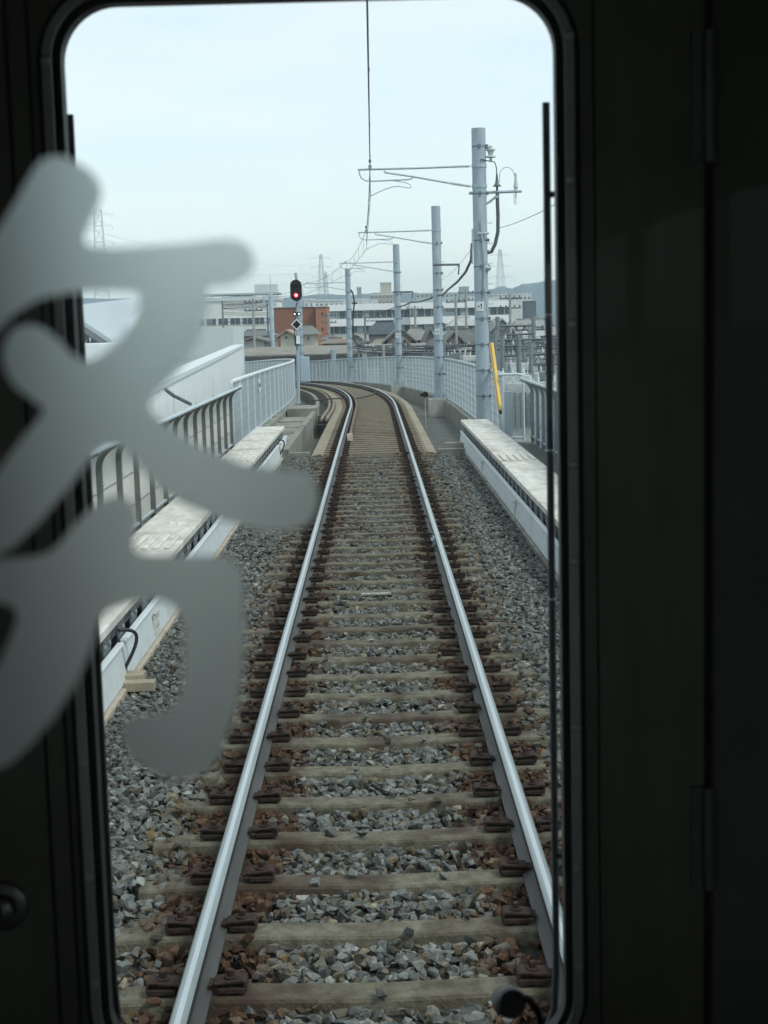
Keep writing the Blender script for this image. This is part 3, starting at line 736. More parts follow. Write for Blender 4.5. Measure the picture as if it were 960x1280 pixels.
hb = MB(); Yh = 96.2; hb.tube([PY(438, 362, Yh), PY(441, 366, Yh), PY(443, 378, Yh), PY(441.5, 392, Yh), PY(441, 410, Yh), PY(442, 424, Yh), PY(446, 431, Yh), PY(451, 432, Yh), PY(458, 428, Yh+4), PY(466, 427, Yh+8)], .05, 8)
tag(hb.build('feeder_cable', M_hose, smooth=True), 'black cable hanging in a long loop beside the fourth pole', 'cable')
ob_ = MB(); ob_.tube(sag(PY(624, 285, 36.2), PY(1100, -60, 10), .3), .007, 5); ob_.tube(sag(PY(590, 310, 36.3), PY(552, 350, 55), .1), .006, 4)
tag(ob_.build('thin_wire', M_wire), 'thin wire rising to the upper right from behind the tallest pole', 'wire')

# ------------------------------------------------------------------ signal
sg_ = thing('railway_signal', 'two-aspect railway signal showing red on a tall galvanised post, left of the bend', 'signal', tuple(PZ(373, 504, .02)))
so_ = Vector(sg_.location); SYY = so_.y
def S(x, y, d=0): return PY(x, y, SYY+d)-so_
MB().tube([S(373, 504), S(371.6, 360), S(369.5, 341)], .062, 14, r2=.045).build('post', M_pole, sg_, smooth=True)
def capsule(cx, cz, hw, hh, y0, y1, n=10):
    o_ = []
    for i in range(n+1): a = math.pi*i/n; o_.append((cx+hw*math.cos(a), cz+hh-hw+hw*math.sin(a)))
    for i in range(n+1): a = math.pi+math.pi*i/n; o_.append((cx+hw*math.cos(a), cz-hh+hw+hw*math.sin(a)))
    m = MB(); k_ = len(o_); vs = [(x, y0, z) for x, z in o_]+[(x, y1, z) for x, z in o_]
    m.poly(vs, [tuple(range(k_)), tuple(range(2*k_-1, k_-1, -1))]+[(i, (i+1) % k_, k_+(i+1) % k_, k_+i) for i in range(k_)]); return m
c0 = S(370, 363, -.22); capsule(c0.x, c0.z, .195, .355, c0.y, c0.y+.02).build('backboard', M_signal, sg_)
MB().box(c0.x-.11, c0.x+.11, c0.y+.022, c0.y+.2, c0.z-.3, c0.z+.3).build('housing', M_signal, sg_, bevel=.02)
for (y_, mm_, nm) in ((357.5, mat('dim_lens', (.03, .02, .02), .2), 'lens'), (369, emis('red_light', (1, .03, .06), 3.0), 'lens')):
    q = S(370, y_, -.235)
    MB().lathe(q, [(.066, 0), (.066, .012)], 20, (0, 1, 0)).build(nm, mm_, sg_, smooth=True)
    hd = MB()
    for i in range(9):
        a0 = R(-10)+i*R(200)/9; a1 = a0+R(200)/9
        p4 = [Vector((q.x+rr_*math.cos(a), q.y+yy_, q.z+rr_*math.sin(a))) for a in (a0, a1) for rr_ in (.078, .086) for yy_ in (0, -.16)]
        hd.poly(p4, [(0, 1, 3, 2), (4, 6, 7, 5), (0, 4, 5, 1), (2, 3, 7, 6), (1, 5, 7, 3), (0, 2, 6, 4)])
    hd.build('hood', M_signal, sg_)
q = S(370.2, 369, -.25); MB().lathe(q, [(.028, 0), (.028, .008)], 14, (0, 1, 0)).build('lamp_core', emis('lamp_core', (1, .72, .78), 6.0), sg_)
q = S(371, 392.5, -.16); ind = MB().box(q.x-.125, q.x+.125, q.y, q.y+.1, q.z-.055, q.z+.055).build('indicator_box', M_signal, sg_, bevel=.01)
for dx in (-.07, .07): MB().lathe((q.x+dx, q.y-.012, q.z), [(.026, 0), (.026, .011)], 12, (0, 1, 0)).build('pilot_light', emis('pilot', (.75, .85, 1), 1.6) if 'pilot' not in MATS else MATS['pilot'], ind)
q = S(370.7, 405.6, -.16)
def diamond(r_, y0, y1): return MB().poly([(q.x+a*r_, y, q.z+b_*r_) for y in (y0, y1) for a, b_ in ((1, 0), (0, 1), (-1, 0), (0, -1))], [(0, 1, 2, 3), (7, 6, 5, 4), (0, 4, 5, 1), (1, 5, 6, 2), (2, 6, 7, 3), (3, 7, 4, 0)])
dd_ = diamond(.185, q.y, q.y+.03).build('diamond_sign', M_white, sg_); diamond(.145, q.y-.004, q.y-.001).build('black_field', M_black, dd_)
q = S(372.5, 425, -.13); MB().box(q.x-.06, q.x+.06, q.y, q.y+.08, q.z-.13, q.z+.13).build('junction_box', M_white, sg_, bevel=.008)
cbm = MB(); cbm.tube([S(371.5, 379, -.12), S(368, 388, -.1), S(369, 398, -.08), S(368, 414, -.08), S(369.5, 430, -.1), S(371.5, 438, -.07)], .014, 6); cbm.build('cable', M_hose, sg_, smooth=True)
MB().box(-.09, .09, -.09, .09, 0, .03).build('base_plate', M_galv, sg_)
MB().lathe(S(372.4, 432, 0), [(.08, 0), (.08, .04)], 14).build('band', M_darksteel, sg_)
q = TN(45.8, -2.95, 0)
tag(MB().poly([(-3.0, 40.2, .95), (-2.9, 40.2, .95)], []).build('x', M_white), None) if False else None
ns = thing('notice_plate', 'small white notice plate with one dark bar on the left mesh fence', 'sign', tuple(TN(38.3, -2.90, 1.12)))
MB().box(-.015, -.005, -.22, .22, -.16, .16).build('plate', M_white, ns); MB().box(-.004, .0, -.2, .2, -.04, .05).build('dark_bar', M_dark, ns)
# equipment cabinet behind the signal, small trackside disc on the right
cbn = MB().box(-.22, .22, -.3, .3, 0, 1.25).build('relay_cabinet', mat('cabinet_blue', (.40, .50, .56), .5, var=.05), bevel=.02); cbn.location = PY(382, 477, 75)
tag(cbn, 'pale blue steel relay cabinet beside the inside fence behind the signal', 'cabinet')
ds = thing('track_marker', 'small black disc marker on a thin white post in the right trackside recess', 'marker', tuple(T(42.5, 1.5, -.7)))
MB().tube([(0, 0, 0), (0, 0, 1.25)], .012, 6).build('post', M_galv, ds)
mk = MB(); mk.lathe((0, -.02, 1.30), [(.085, 0), (.085, .02)], 16, (0, -1, 0)); mk.box(-.14, -.07, -.03, 0, 1.25, 1.33); mk.build('disc', M_black, ds)
ck = MB().box(-.2, .2, -.15, .15, 0, .18).build('junction_box', M_conc, bevel=.01); ck.location = (1.72, 32.0, -.2); tag(ck, 'small grey box at the corner where the right ballast ends', 'box')

# ------------------------------------------------------------------ white building by the line on the left
def polyprism(m, pts, thick, mi=0):
    """vertical quad strip: pts [(x,y,ztop,zbot)] with thickness to -x"""
    vs = []
    for (x, y, zt, zb) in pts: vs += [(x, y, zt), (x, y, zb), (x-thick, y, zb), (x-thick, y, zt)]
    n = len(pts); fs = [(i*4+j, i*4+(j+1) % 4, (i+1)*4+(j+1) % 4, (i+1)*4+j) for i in range(n-1) for j in range(4)]+[(0, 1, 2, 3), tuple((n-1)*4+j for j in (3, 2, 1, 0))]
    m.poly(vs, fs, mi)
M_wwall = mat('white_wall', (.82, .85, .85), .65, col2=(.72, .76, .755), scale=1.6, stretch=(1, 1, .15))
wb = thing('white_building', 'white walled building close behind the left fence, with a slanting parapet', 'building')
m = MB(); polyprism(m, [(-3.75, 6, 1.45, -7), (-3.75, 24, 1.52, -7), (-4.6, 44, 1.70, -2.5), (-5.55, 64, 1.86, .92)], .25); m.build('parapet_wall', M_wwall, wb)
m = MB(); polyprism(m, [(-3.70, 6, 1.50, 1.40), (-3.70, 24, 1.57, 1.47), (-4.55, 44, 1.75, 1.65), (-5.5, 64, 1.91, 1.81)], .45); m.build('coping', mat('coping_white', (.66, .71, .71), .6, var=.04), wb)
MB().poly([(-4.0, 6, 1.2), (-4.0, 24, 1.25), (-4.85, 44, 1.4), (-5.8, 64, 1.6), (-14, 66, 1.2), (-14, 6, 1.0), (-4.0, 6, 1.0), (-14, 6, .9)], [(0, 1, 2, 3, 4, 5)]).build('flat_roof', mat('roof_felt', (.30, .33, .33), .9), wb)
q = PY(291, 409.5, 72); MB().box(q.x-14, q.x, 72, 78, -2, q.z).build('upper_storey', mat('pale_green_wall', (.60, .66, .66), .7, var=.04), wb)
m = MB(); 
for yy in (16.5, 21, 28, 35): m.box(-3.752, -3.745, yy, yy+.02, -4, 1.40)
m.build('wall_joint', mat('joint_grey', (.4, .43, .43), .7), wb)
ck_ = MB(); ck_.tube([PY(207, 487, 23.5), PY(216, 494, 24), PY(228, 500, 24.5), PY(238, 505, 25)], .03, 6); tag(ck_.build('wall_cable', M_darksteel, smooth=True), 'short dark cable lying against the white wall above the rib fence', 'cable')
# ribbed roof further back on the left
rr = thing('ribbed_roof_hall', 'hall with a white ribbed metal roof, seen through the gap in the letter', 'building')
A_, B_, C_, D_ = PY(78, 386, 46), PY(140, 426, 38), PY(232, 424, 56), PY(195, 371, 66)
m = MB(); m.poly([A_, B_, C_, D_, A_-Vector((0, 0, .15)), B_-Vector((0, 0, .15)), C_-Vector((0, 0, .15)), D_-Vector((0, 0, .15))], [(0, 1, 2, 3), (7, 6, 5, 4), (0, 4, 5, 1), (1, 5, 6, 2), (2, 6, 7, 3), (3, 7, 4, 0)])
for i in range(46):
    t_ = (i+.5)/46; a = A_.lerp(D_, t_)+Vector((0, 0, .03)); b_ = B_.lerp(C_, t_)+Vector((0, 0, .03)); m.tube([a, b_], .05, 4)
m.build('roof', mat('roof_white', (.66, .72, .74), .5, var=.05), rr)
m = MB(); a = A_-Vector((0, 0, .2)); b_ = B_-Vector((0, 0, .2))
m.tube([a, b_], .10, 6); m.tube([a-Vector((0, 0, 1.0)), b_-Vector((0, 0, .15))], .08, 6)
for i in range(6):
    t_ = i/6; t2 = (i+.5)/6; lo = (a-Vector((0, 0, 1.0))).lerp(b_-Vector((0, 0, .15)), t2); m.tube([a.lerp(b_, t_), lo, a.lerp(b_, (i+1)/6)], .05, 4)
m.build('truss', M_darksteel, rr)
m = MB(); w0 = A_+Vector((.3, 1, 0)); w1 = B_+Vector((-.1, 1, 0)); m.poly([(w0.x, w0.y, w0.z-1.3), (w1.x, w1.y, w1.z-.4), (w1.x, w1.y, -9), (w0.x, w0.y, -9), (w0.x, w0.y+.3, w0.z-1.3), (w1.x, w1.y+.3, w1.z-.4), (w1.x, w1.y+.3, -9), (w0.x, w0.y+.3, -9)], [(0, 1, 2, 3), (7, 6, 5, 4), (0, 4, 5, 1), (1, 5, 6, 2), (3, 2, 6, 7), (0, 3, 7, 4)]); m.build('gable_wall', mat('hall_wall', (.35, .40, .40), .8), rr)
lw = MB(); a = PY(112, 429, 37); b_ = PY(225, 424, 37.5); lw.box(a.x, b_.x, 36, 37, -7, a.z); tag(lw.build('low_white_block', M_wwall, bevel=.02), 'low white block below the ribbed roof, behind the letter strokes', 'building')

# ------------------------------------------------------------------ town
M_glass = mat('town_glass', (.10, .14, .16), .15, var=.3, scale=.6)
M_frame = mat('town_frame', (.7, .72, .72), .5)
def slab_building(name, label, x0, x1, ytop, Y, depth, wallc, group=None, bands=None, wins=None, par=.35, zb=-9, wallname=None):
    a = PY(x0, ytop, Y); b_ = PY(x1, ytop, Y); zt = a.z*.5+b_.z*.5
    t = thing(name, label, 'building', ((a.x+b_.x)/2, Y+depth/2, zb), 0, group)
    wd = (b_.x-a.x)/2; dp = depth/2; mw_ = mat(wallname or f'wall_{len(MATS)}', wallc, .8, var=.06, scale=.5)
    MB().box(-wd, wd, -dp, dp, 0, zt-zb).build('wall', mw_, t)
    MB().box(-wd-.15, wd+.15, -dp-.15, dp+.15, zt-zb+.002, zt-zb+par).build('parapet', mat('parapet_pale', (.60, .64, .64), .8), t)
    if wins:
        for (r0, r1, n, ww) in wins:      # rows given by pixel heights
            za = CAMH+(408.9-r1)/F*Y-zb; zc = CAMH+(408.9-r0)/F*Y-zb
            for i in range(n):
                cx_ = -wd+(i+.5)*2*wd/n; w_ = 2*wd/n*ww/2
                f_ = MB().box(cx_-w_-.08, cx_+w_+.08, -dp-.06, -dp-.004, za-.08, zc+.08).build('window', M_frame, t)
                MB().box(cx_-w_, cx_-.03, -dp-.075, -dp-.062, za, zc).box(cx_+.03, cx_+w_, -dp-.075, -dp-.062, za, zc).build('pane', M_glass, f_)
    return t, wd, dp, zt-zb
# far-off white school block
slab_building('school_building', 'long cream school building with a row of windows, left of the signal', 180, 346, 377, 205, 12, (.72, .74, .70), wins=[(393.5, 401.5, 11, .80)], par=.5)
q = PY(268, 377, 206); tt = thing('flat_roof_canopy', 'thin rooftop canopy with clutter on top of the cream school building', 'rooftop structure', (q.x, 208, q.z+.5))
MB().box(-2, 9, -2, 3, .3, .55).build('slab', mat('canopy_grey', (.35, .38, .38), .8), tt)
for i in range(8): MB().box(-1.8+i*1.4, -1.65+i*1.4, -1.8, -1.65, 0, .3).build('post', M_galv, tt)
MB().box(5.5, 8.6, -1, 2, .55, 1.7).build('plant_room', mat('plant_white', (.55, .6, .6), .8), tt)
# brick block
slab_building('brick_building', 'plain orange brick block with two tiny windows, right behind the signal', 342, 394, 384, 190, 9, (.27, .135, .095), par=.05, wallname='orange_brick')
t, wd, dp, ht = slab_building('brick_building', 'lighter orange brick wing with two tiny windows, right of the fifth pole', 394.2, 408.5, 383.6, 187, 12, (.38, .185, .12), par=.05, wallname='orange_brick_light')
for z_ in (ht-1.0, ht-2.9): MB().box(.0, .25, -dp-.03, -dp-.002, z_, z_+.3).build('window', M_dark, t)
# long white office block with window bands
t = None
for (x0, x1, Y, lab) in ((409, 512, 214, 'long white office block with two ribbon windows, right of the brick wing'), (512.5, 640, 211, 'right hand stretch of the white office block, behind the second pole')):
    a = PY(x0, 383, Y); b_ = PY(x1, 383, Y); zt = CAMH+(408.9-380)/F*Y
    t = thing('office_block', lab, 'building', ((a.x+b_.x)/2, Y+7, -9)); wd = (b_.x-a.x)/2
    MB().box(-wd, wd, -6.4, 7, 0, zt+9).build('core', mat('office_wall', (.55, .58, .57), .8, var=.05), t)
    for (r0, r1) in ((381, 388), (398, 407)):
        z0 = CAMH+(408.9-r1)/F*Y+9; z1 = CAMH+(408.9-r0)/F*Y+9
        MB().box(-wd, wd, -7, -6.405, z0, z1).build('spandrel', mat('office_white', (.84, .86, .86), .6, var=.03), t)
    for (r0, r1) in ((388.5, 397.5), (407.5, 416)):
        z0 = CAMH+(408.9-r1)/F*Y+9; z1 = CAMH+(408.9-r0)/F*Y+9; n = 14
        for i in range(n):
            xa = -wd+(i+.06)*2*wd/n; xb = -wd+(i+.94)*2*wd/n
            if rng.random() < .3: MB().box(xa, xb, -6.46, -6.41, z0, z1).build('window', mat('curtained_glass', (.33, .40, .42), .3, var=.3, scale=1), t)
            else: MB().box(xa, xb, -6.46, -6.41, z0, z1).build('window', M_glass, t)
    for i in range(5):
        xx = -wd+rng.uniform(.1, .9)*2*wd; MB().box(xx, xx+1.2, -3, -1, zt+9.002, zt+9+rng.uniform(.3, .9)).build('roof_unit', mat('unit_grey', (.45, .49, .5), .7), t)
def house(x0, x1, yeave, yridge, Y, depth, wallc, roofc, label, gable=True, wins=(), group=None, zb=-9, over=.5):
    a = PY(x0, yeave, Y); b_ = PY(x1, yeave, Y); ze = (a.z+b_.z)/2-zb; zr = CAMH+(408.9-yridge)/F*Y-zb
    t = thing('house', label, 'house', ((a.x+b_.x)/2, Y+depth/2, zb), 0, group); wd = (b_.x-a.x)/2; dp = depth/2
    wm = mat('hw_%02d%02d%02d' % tuple(int(c*99) for c in wallc), wallc, .85, var=.08, scale=.6)
    rm = mat('hr_%02d%02d%02d' % tuple(int(c*99) for c in roofc), roofc, .75, var=.22, scale=1.4, stretch=(1, 1, 4))
    m = MB()
    if gable:   # ridge runs away from us: triangle towards the viewer
        m.poly([(-wd, -dp, 0), (wd, -dp, 0), (wd, dp, 0), (-wd, dp, 0), (-wd, -dp, ze), (wd, -dp, ze), (wd, dp, ze), (-wd, dp, ze), (0, -dp, zr-.12), (0, dp, zr-.12)],
               [(0, 1, 2, 3), (0, 1, 5, 8, 4), (2, 3, 7, 9, 6), (1, 2, 6, 5), (0, 4, 7, 3), (4, 8, 9, 7), (5, 6, 9, 8)])
        r_ = MB(); e = over; sl = (zr-ze)/wd
        for s_ in (-1, 1):
            x_ = s_*(wd+e); z_ = ze-sl*e
            r_.poly([(0, -dp-e, zr), (x_, -dp-e, z_), (x_, dp+e, z_), (0, dp+e, zr), (0, -dp-e, zr+.18), (x_, -dp-e, z_+.18), (x_, dp+e, z_+.18), (0, dp+e, zr+.18)], [(0, 1, 2, 3), (7, 6, 5, 4), (0, 4, 5, 1), (1, 5, 6, 2), (2, 6, 7, 3), (3, 7, 4, 0)])
    else:
        m.box(-wd, wd, -dp, dp, 0, ze); r_ = MB(); e = over; hx = wd*.55
        r_.poly([(-wd-e, -dp-e, ze-.1), (wd+e, -dp-e, ze-.1), (wd+e, dp+e, ze-.1), (-wd-e, dp+e, ze-.1), (-hx, 0, zr), (hx, 0, zr)], [(3, 2, 1, 0), (0, 1, 5, 4), (1, 2, 5), (2, 3, 4, 5), (3, 0, 4)])
        r_.box(-hx, hx, -.14, .14, zr-.08, zr+.12)
    m.build('wall', wm, t); r_.build('roof', rm, t)
    for (xc, yc, w_, h_) in wins:
        q = PY(xc, yc, Y); lx = q.x-(a.x+b_.x)/2; lz = q.z-zb; pw, ph = w_/F*Y/2, h_/F*Y/2
        f_ = MB().box(lx-pw-.06, lx+pw+.06, -dp-.05, -dp-.003, lz-ph-.06, lz+ph+.06).build('window', M_frame, t)
        MB().box(lx-pw, lx+pw, -dp-.07, -dp-.052, lz-ph, lz+ph).build('pane', M_glass, f_)
    return t
CR = (.62, .60, .50); GR = (.17, .18, .17); BR = (.21, .17, .14); DK = (.075, .09, .105); TN_ = (.30, .29, .26)
house(350.5, 367, 419, 411, 150, 9, CR, (.33, .26, .22), 'small cream house with a gable and one dark window, left of the signal post', True, [(358, 422, 2.6, 4)])
house(373, 393.5, 417, 405, 152, 8, CR, GR, 'cream house with hipped roof and one small window, right of the signal post', False, [(385.5, 423, 2.6, 4), (375, 422, 2, 5)])
house(292, 338, 419, 409, 160, 12, TN_, (.14, .15, .15), 'broad dark hipped roof house below the school building', False)
house(302, 330, 427, 419, 140, 9, (.45, .47, .46), GR, 'pale gable front house just above the left mesh fence', True)
house(403, 433, 428, 422, 142, 10, TN_, BR, 'low house with a flat brown roof below the brick wing', False)
house(461, 502, 416.5, 402.5, 150, 9, (.30, .32, .32), DK, 'house with a dark blue grey mansard roof beside the third pole', False)
house(484, 515, 424, 411, 132, 9, TN_, (.20, .205, .19), 'brown gabled house with white verge, behind the third pole', True)
house(508, 536, 424, 412, 138, 10, TN_, (.21, .215, .20), 'old tiled house with grey green hipped roof between second and third poles', False)
house(531, 545, 427, 414.5, 128, 8, (.50, .50, .46), GR, 'narrow tiled house with a small white gable beside the second pole', True)
house(556, 600, 428, 415, 140, 10, TN_, (.125, .135, .13), 'dark hipped roof house left of the tallest pole', False)
house(566, 598, 406, 400, 175, 10, (.52, .54, .52), (.4, .42, .4), 'two storey pale house with two windows left of the tallest pole', False, [(571, 409, 5, 5), (590, 409, 7, 5)])
house(615, 640, 412, 404, 150, 10, (.50, .52, .49), (.34, .36, .34), 'pale gabled house with one square window right of the tallest pole', True, [(624, 404, 2.5, 3)])
house(640, 700, 417, 404.5, 145, 12, (.50, .52, .50), (.26, .27, .26), 'wide house with a long grey roof right of the thin utility pole', False)
house(652, 705, 428, 418, 110, 10, (.58, .60, .58), (.40, .42, .42), 'low white house with pale roof by the right edge of the window', False)
GC = 'crowded small roofs beyond the yard fence'
rl = [(.13, .14, .14), (.22, .21, .18), (.09, .10, .115), (.30, .28, .25), (.17, .15, .13)]; wl2 = [CR, (.58, .60, .58), TN_, (.42, .44, .42)]
for (xa, xb, ye, yr_, Y_, gb) in ((598, 616, 424, 416, 120, True), (604, 622, 412, 406, 150, False), (612, 634, 430, 421, 100, False), (632, 648, 426, 418, 112, True), (646, 664, 436, 427, 90, False), (664, 690, 424, 416, 124, True), (676, 712, 437, 428, 92, False), (560, 576, 424, 418, 134, True),
        (540, 558, 432, 424, 118, False), (436, 452, 424, 417, 165, True), (428, 446, 430, 424, 150, False), (448, 464, 432, 426, 136, True), (466, 484, 431, 424, 134, False), (500, 512, 432, 425, 122, True), (404, 420, 423, 417, 172, False), (296, 312, 420, 414, 176, True), (274, 296, 424, 415, 168, False), (590, 604, 420, 413, 145, False), (642, 658, 414, 408, 160, False), (672, 694, 411, 405, 172, True)):
    house(xa, xb, ye, yr_, Y_, 7, wl2[rng.integers(4)], rl[rng.integers(5)], 'small weathered town house in the jumble of low roofs behind the fence and the yard', gb, [(xa*.6+xb*.4, ye+3.2, 2.6, 2.6)], GC)
# long brown-roofed warehouse just behind the fence
a = PY(308, 438, 118); b_ = PY(530, 438, 118); t = thing('warehouse', 'long low warehouse with a brown grey roof and dark painted eaves shadow behind the far fence', 'building', ((a.x+b_.x)/2, 124, -9)); wd = (b_.x-a.x)/2
z0 = CAMH+(408.9-440)/F*118+9; z1 = CAMH+(408.9-430)/F*124+9
MB().box(-wd, wd, -5, 5, 0, z0-.5).build('wall', mat('ware_wall', (.46, .50, .50), .8), t)
MB().poly([(-wd-.5, -6, z0), (wd+.5, -6, z0), (wd+.5, 0, z1), (-wd-.5, 0, z1), (wd+.5, 6, z0), (-wd-.5, 6, z0), (-wd-.5, -6, z0-.1), (wd+.5, -6, z0-.1), (wd+.5, 6, z0-.1), (-wd-.5, 6, z0-.1)], [(0, 1, 2, 3), (3, 2, 4, 5), (6, 7, 1, 0), (9, 8, 7, 6), (5, 4, 8, 9), (1, 7, 8, 4, 2), (0, 3, 5, 9, 6)]).build('roof', mat('ware_roof', (.25, .24, .21), .85, var=.15, scale=.6), t)
MB().box(-wd-.5, wd+.5, -6.1, -5.005, z0-.52, z0-.105).build('eaves_shadow_board', M_dark, t)  # dark board stands in for the shade under the eaves
# apartment blocks on the skyline
slab_building('apartment_block', 'beige stepped apartment block on the skyline behind the third pole', 463, 496, 369, 420, 14, (.40, .38, .32), wins=[(371, 374, 7, .5), (377, 380, 7, .5)])
slab_building('apartment_tower', 'square beige stair tower rising above the stepped apartment block', 475.5, 489, 354, 425, 9, (.42, .40, .35))
slab_building('apartment_tower', 'narrow grey tower block on the skyline right of the fourth pole', 446, 451.5, 359.5, 600, 10, (.30, .34, .36))
slab_building('apartment_block', 'pale apartment block on the skyline under the hill, right of the tallest pole', 617, 664, 368.5, 430, 14, (.58, .60, .57), wins=[(371, 374, 9, .6), (376.5, 379.5, 9, .6)])
slab_building('apartment_block', 'pale blue block with a rooftop box beside the second pole', 576, 586, 359, 520, 12, (.36, .42, .45))
slab_building('apartment_block', 'low pale blue block on the skyline behind the second pole', 520, 572, 367, 480, 12, (.46, .52, .53), wins=[(371, 374, 10, .5)])
slab_building('office_block', 'long low white block below the skyline behind the fourth pole', 386, 462, 376, 320, 14, (.60, .63, .62), wins=[(378.5, 381, 12, .5)])
slab_building('dark_billboard', 'dark grey boxy building below the hill at the right', 658, 670, 376, 300, 8, (.10, .13, .15), par=.05)
slab_building('white_block', 'bright white block with two dark doors left of the fourth pole', 380, 392, 376, 240, 8, (.72, .74, .73), wins=[(377.5, 381, 2, .35)])
# scattered far houses
GH = 'far off houses spread below the skyline'; hid = 0
spots_ = []
for i in range(150):
    Y = rng.uniform(185, 470); X = rng.uniform(-.10, .13)*Y
    if any(abs(X-a)<9 and abs(Y-b_)<12 for a, b_ in spots_): continue
    spots_.append((X, Y))
for i in range(60):
    Y = rng.uniform(134, 185); X = rng.uniform(-.095, .125)*Y
    if not any(abs(X-a) < 6 and abs(Y-b_) < 9 for a, b_ in spots_): spots_.append((X, Y))
hw = [mat('far_wall_a', (.55, .56, .52), .85), mat('far_wall_b', (.40, .39, .35), .85), mat('far_wall_c', (.62, .65, .65), .85)]
hrf = [mat('far_roof_a', (.17, .19, .19), .8), mat('far_roof_b', (.24, .22, .19), .8), mat('far_roof_c', (.12, .14, .16), .8)]
for (X, Y) in spots_:
    if 195 < Y < 232: continue
    ht = rng.uniform(5, 7.5) if Y > 186 else rng.uniform(6.3, 7.6); w = rng.uniform(3.5, 6); d = rng.uniform(3.5, 5)
    t = thing('house', 'small tiled-roof town house, one of the many spread in the distance', 'house', (X, Y, -9), rng.uniform(-.5, .5), GH)
    MB().box(-w, w, -d, d, 0, ht).build('wall', hw[rng.integers(3)], t)
    MB().poly([(-w-.5, -d-.5, ht), (w+.5, -d-.5, ht), (w+.5, d+.5, ht), (-w-.5, d+.5, ht), (-w*.5, 0, ht+2), (w*.5, 0, ht+2)], [(3, 2, 1, 0), (0, 1, 5, 4), (1, 2, 5), (2, 3, 4, 5), (3, 0, 4)]).build('roof', hrf[rng.integers(3)], t)
    for k_ in (-.5, .35):
        f_ = MB().box(w*k_-.7, w*k_+.7, -d-.04, -d-.003, ht-2.3, ht-1.0).build('window', M_glass, t)

# town trees between houses
M_leaf = mat('leaf_green', (.05, .085, .045), .8, var=.45, scale=3); M_bark = mat('bark', (.10, .08, .06), .9)
GT = 'trees among the houses below the skyline'
def tree(X, Y, h, zb=-9):
    t = thing('tree', 'dark green town tree between the distant roofs', 'tree', (X, Y, zb), 0, GT)
    m = MB(); m.tube([(0, 0, 0), (.1, 0, h*.5), (0, .1, h*.85)], .22, 7, r2=.06)
    for k_ in range(5):
        a = rng.uniform(0, 6.28); m.tube([(0, 0, h*(.4+.08*k_)), (math.cos(a)*h*.2, math.sin(a)*h*.2, h*(.6+.08*k_))], .07, 5, r2=.03)
    m.build('trunk', M_bark, t); c = MB()
    for k_ in range(900):
        v = rng.normal(size=3); v /= np.linalg.norm(v); rr_ = rng.uniform(.5, 1)**.5*h*.3*(1+.25*math.sin(v[0]*5+v[2]*7))
        p_ = Vector((v[0]*rr_, v[1]*rr_, h*.72+v[2]*rr_*.9)); s_ = rng.uniform(.12, .26)
        u = Vector(rng.normal(size=3)).normalized(); w = u.cross(Vector(rng.normal(size=3))).normalized()
        c.poly([p_+u*s_, p_+w*s_*.6, p_-u*s_, p_-w*s_*.6], [(0, 1, 2, 3)])
    c.build('crown', M_leaf, t)
for (x_, y_, Y, h) in ((640, 395, 260, 9), (650, 393, 250, 9.5), (668, 394, 240, 8.5), (612, 392, 300, 9), (300, 371, 420, 17), (285, 372, 430, 16), (330, 371, 440, 17), (430, 431, 170, 6), (548, 436, 105, 6.5), (528, 436, 110, 6), (590, 436, 100, 6.8)):
    q = PY(x_, y_, Y); tree(q.x, Y, h)

# ------------------------------------------------------------------ lattice towers, utility poles, gantries
def lattice(X, Y, base, top, wb_, wt, label, arms, th_=.09, group='power line towers on the skyline'):
    t = thing('transmission_tower', label, 'tower', (X, Y, base), .3, group); H = top-base; m = MB(); n = 10
    cs_ = [(-1, -1), (1, -1), (1, 1), (-1, 1)]
    w = lambda f: (wb_*(1-f)+wt*f)/2
    for i in range(n):
        f0, f1 = i/n, (i+1)/n
        for j in range(4):
            a, b_ = cs_[j], cs_[(j+1) % 4]
            p00 = Vector((a[0]*w(f0), a[1]*w(f0), f0*H)); p01 = Vector((a[0]*w(f1), a[1]*w(f1), f1*H)); p10 = Vector((b_[0]*w(f0), b_[1]*w(f0), f0*H)); p11 = Vector((b_[0]*w(f1), b_[1]*w(f1), f1*H))
            m.tube([p00, p01], th_*1.5, 4, cap=False); m.tube([p00, p11], th_, 4, cap=False); m.tube([p10, p01], th_, 4, cap=False); m.tube([p01, p11], th_, 4, cap=False)
    m.build('lattice', M_galv, t)
    for f in arms:
        am_ = MB(); L = wb_*.75
        for s_ in (-1, 1):
            am_.tube([(0, 0, f*H), (s_*L, 0, f*H)], th_, 4); am_.tube([(0, 0, f*H+1.2), (s_*L, 0, f*H)], th_, 4); am_.tube([(s_*L, 0, f*H), (s_*L, 0, f*H-1.2)], th_*1.4, 4)
        am_.build('cross_arm', M_galv, t)
q = PY(122, 262, 480); lattice(q.x, 480, -9, q.z, 6, 2.2, 'steel lattice tower at the far left, half behind the big letter', (.8, .9, .97), .035)
q = PY(401, 318, 1000); lattice(q.x, 1000, -9, q.z, 9, 1.2, 'slim lattice tower on the skyline right of the signal', (.75, .86, .96), .07)
q = PY(625, 312, 1000); lattice(q.x, 1000, -9, q.z, 10, 1.4, 'lattice tower on the skyline right of the tallest pole', (.7, .82, .94), .08)
q = PY(407, 340, 800); lattice(q.x, 800, -9, q.z, 5, .8, 'short lattice mast beside the slim tower on the skyline', (.9,), .05)
def power_line(pts, label, r_=.05):
    m = MB(); m.tube(pts, r_, 4); tag(m.build('power_line', M_wire), label, 'wire')
power_line(sag(PY(60, 272, 470), PY(401, 330, 1000), 6), 'faint upper power line crossing the sky from the left tower', .04)
power_line(sag(PY(-40, 300, 460), PY(425, 338, 900), 6), 'faint lower power line crossing the sky above the signal', .04)
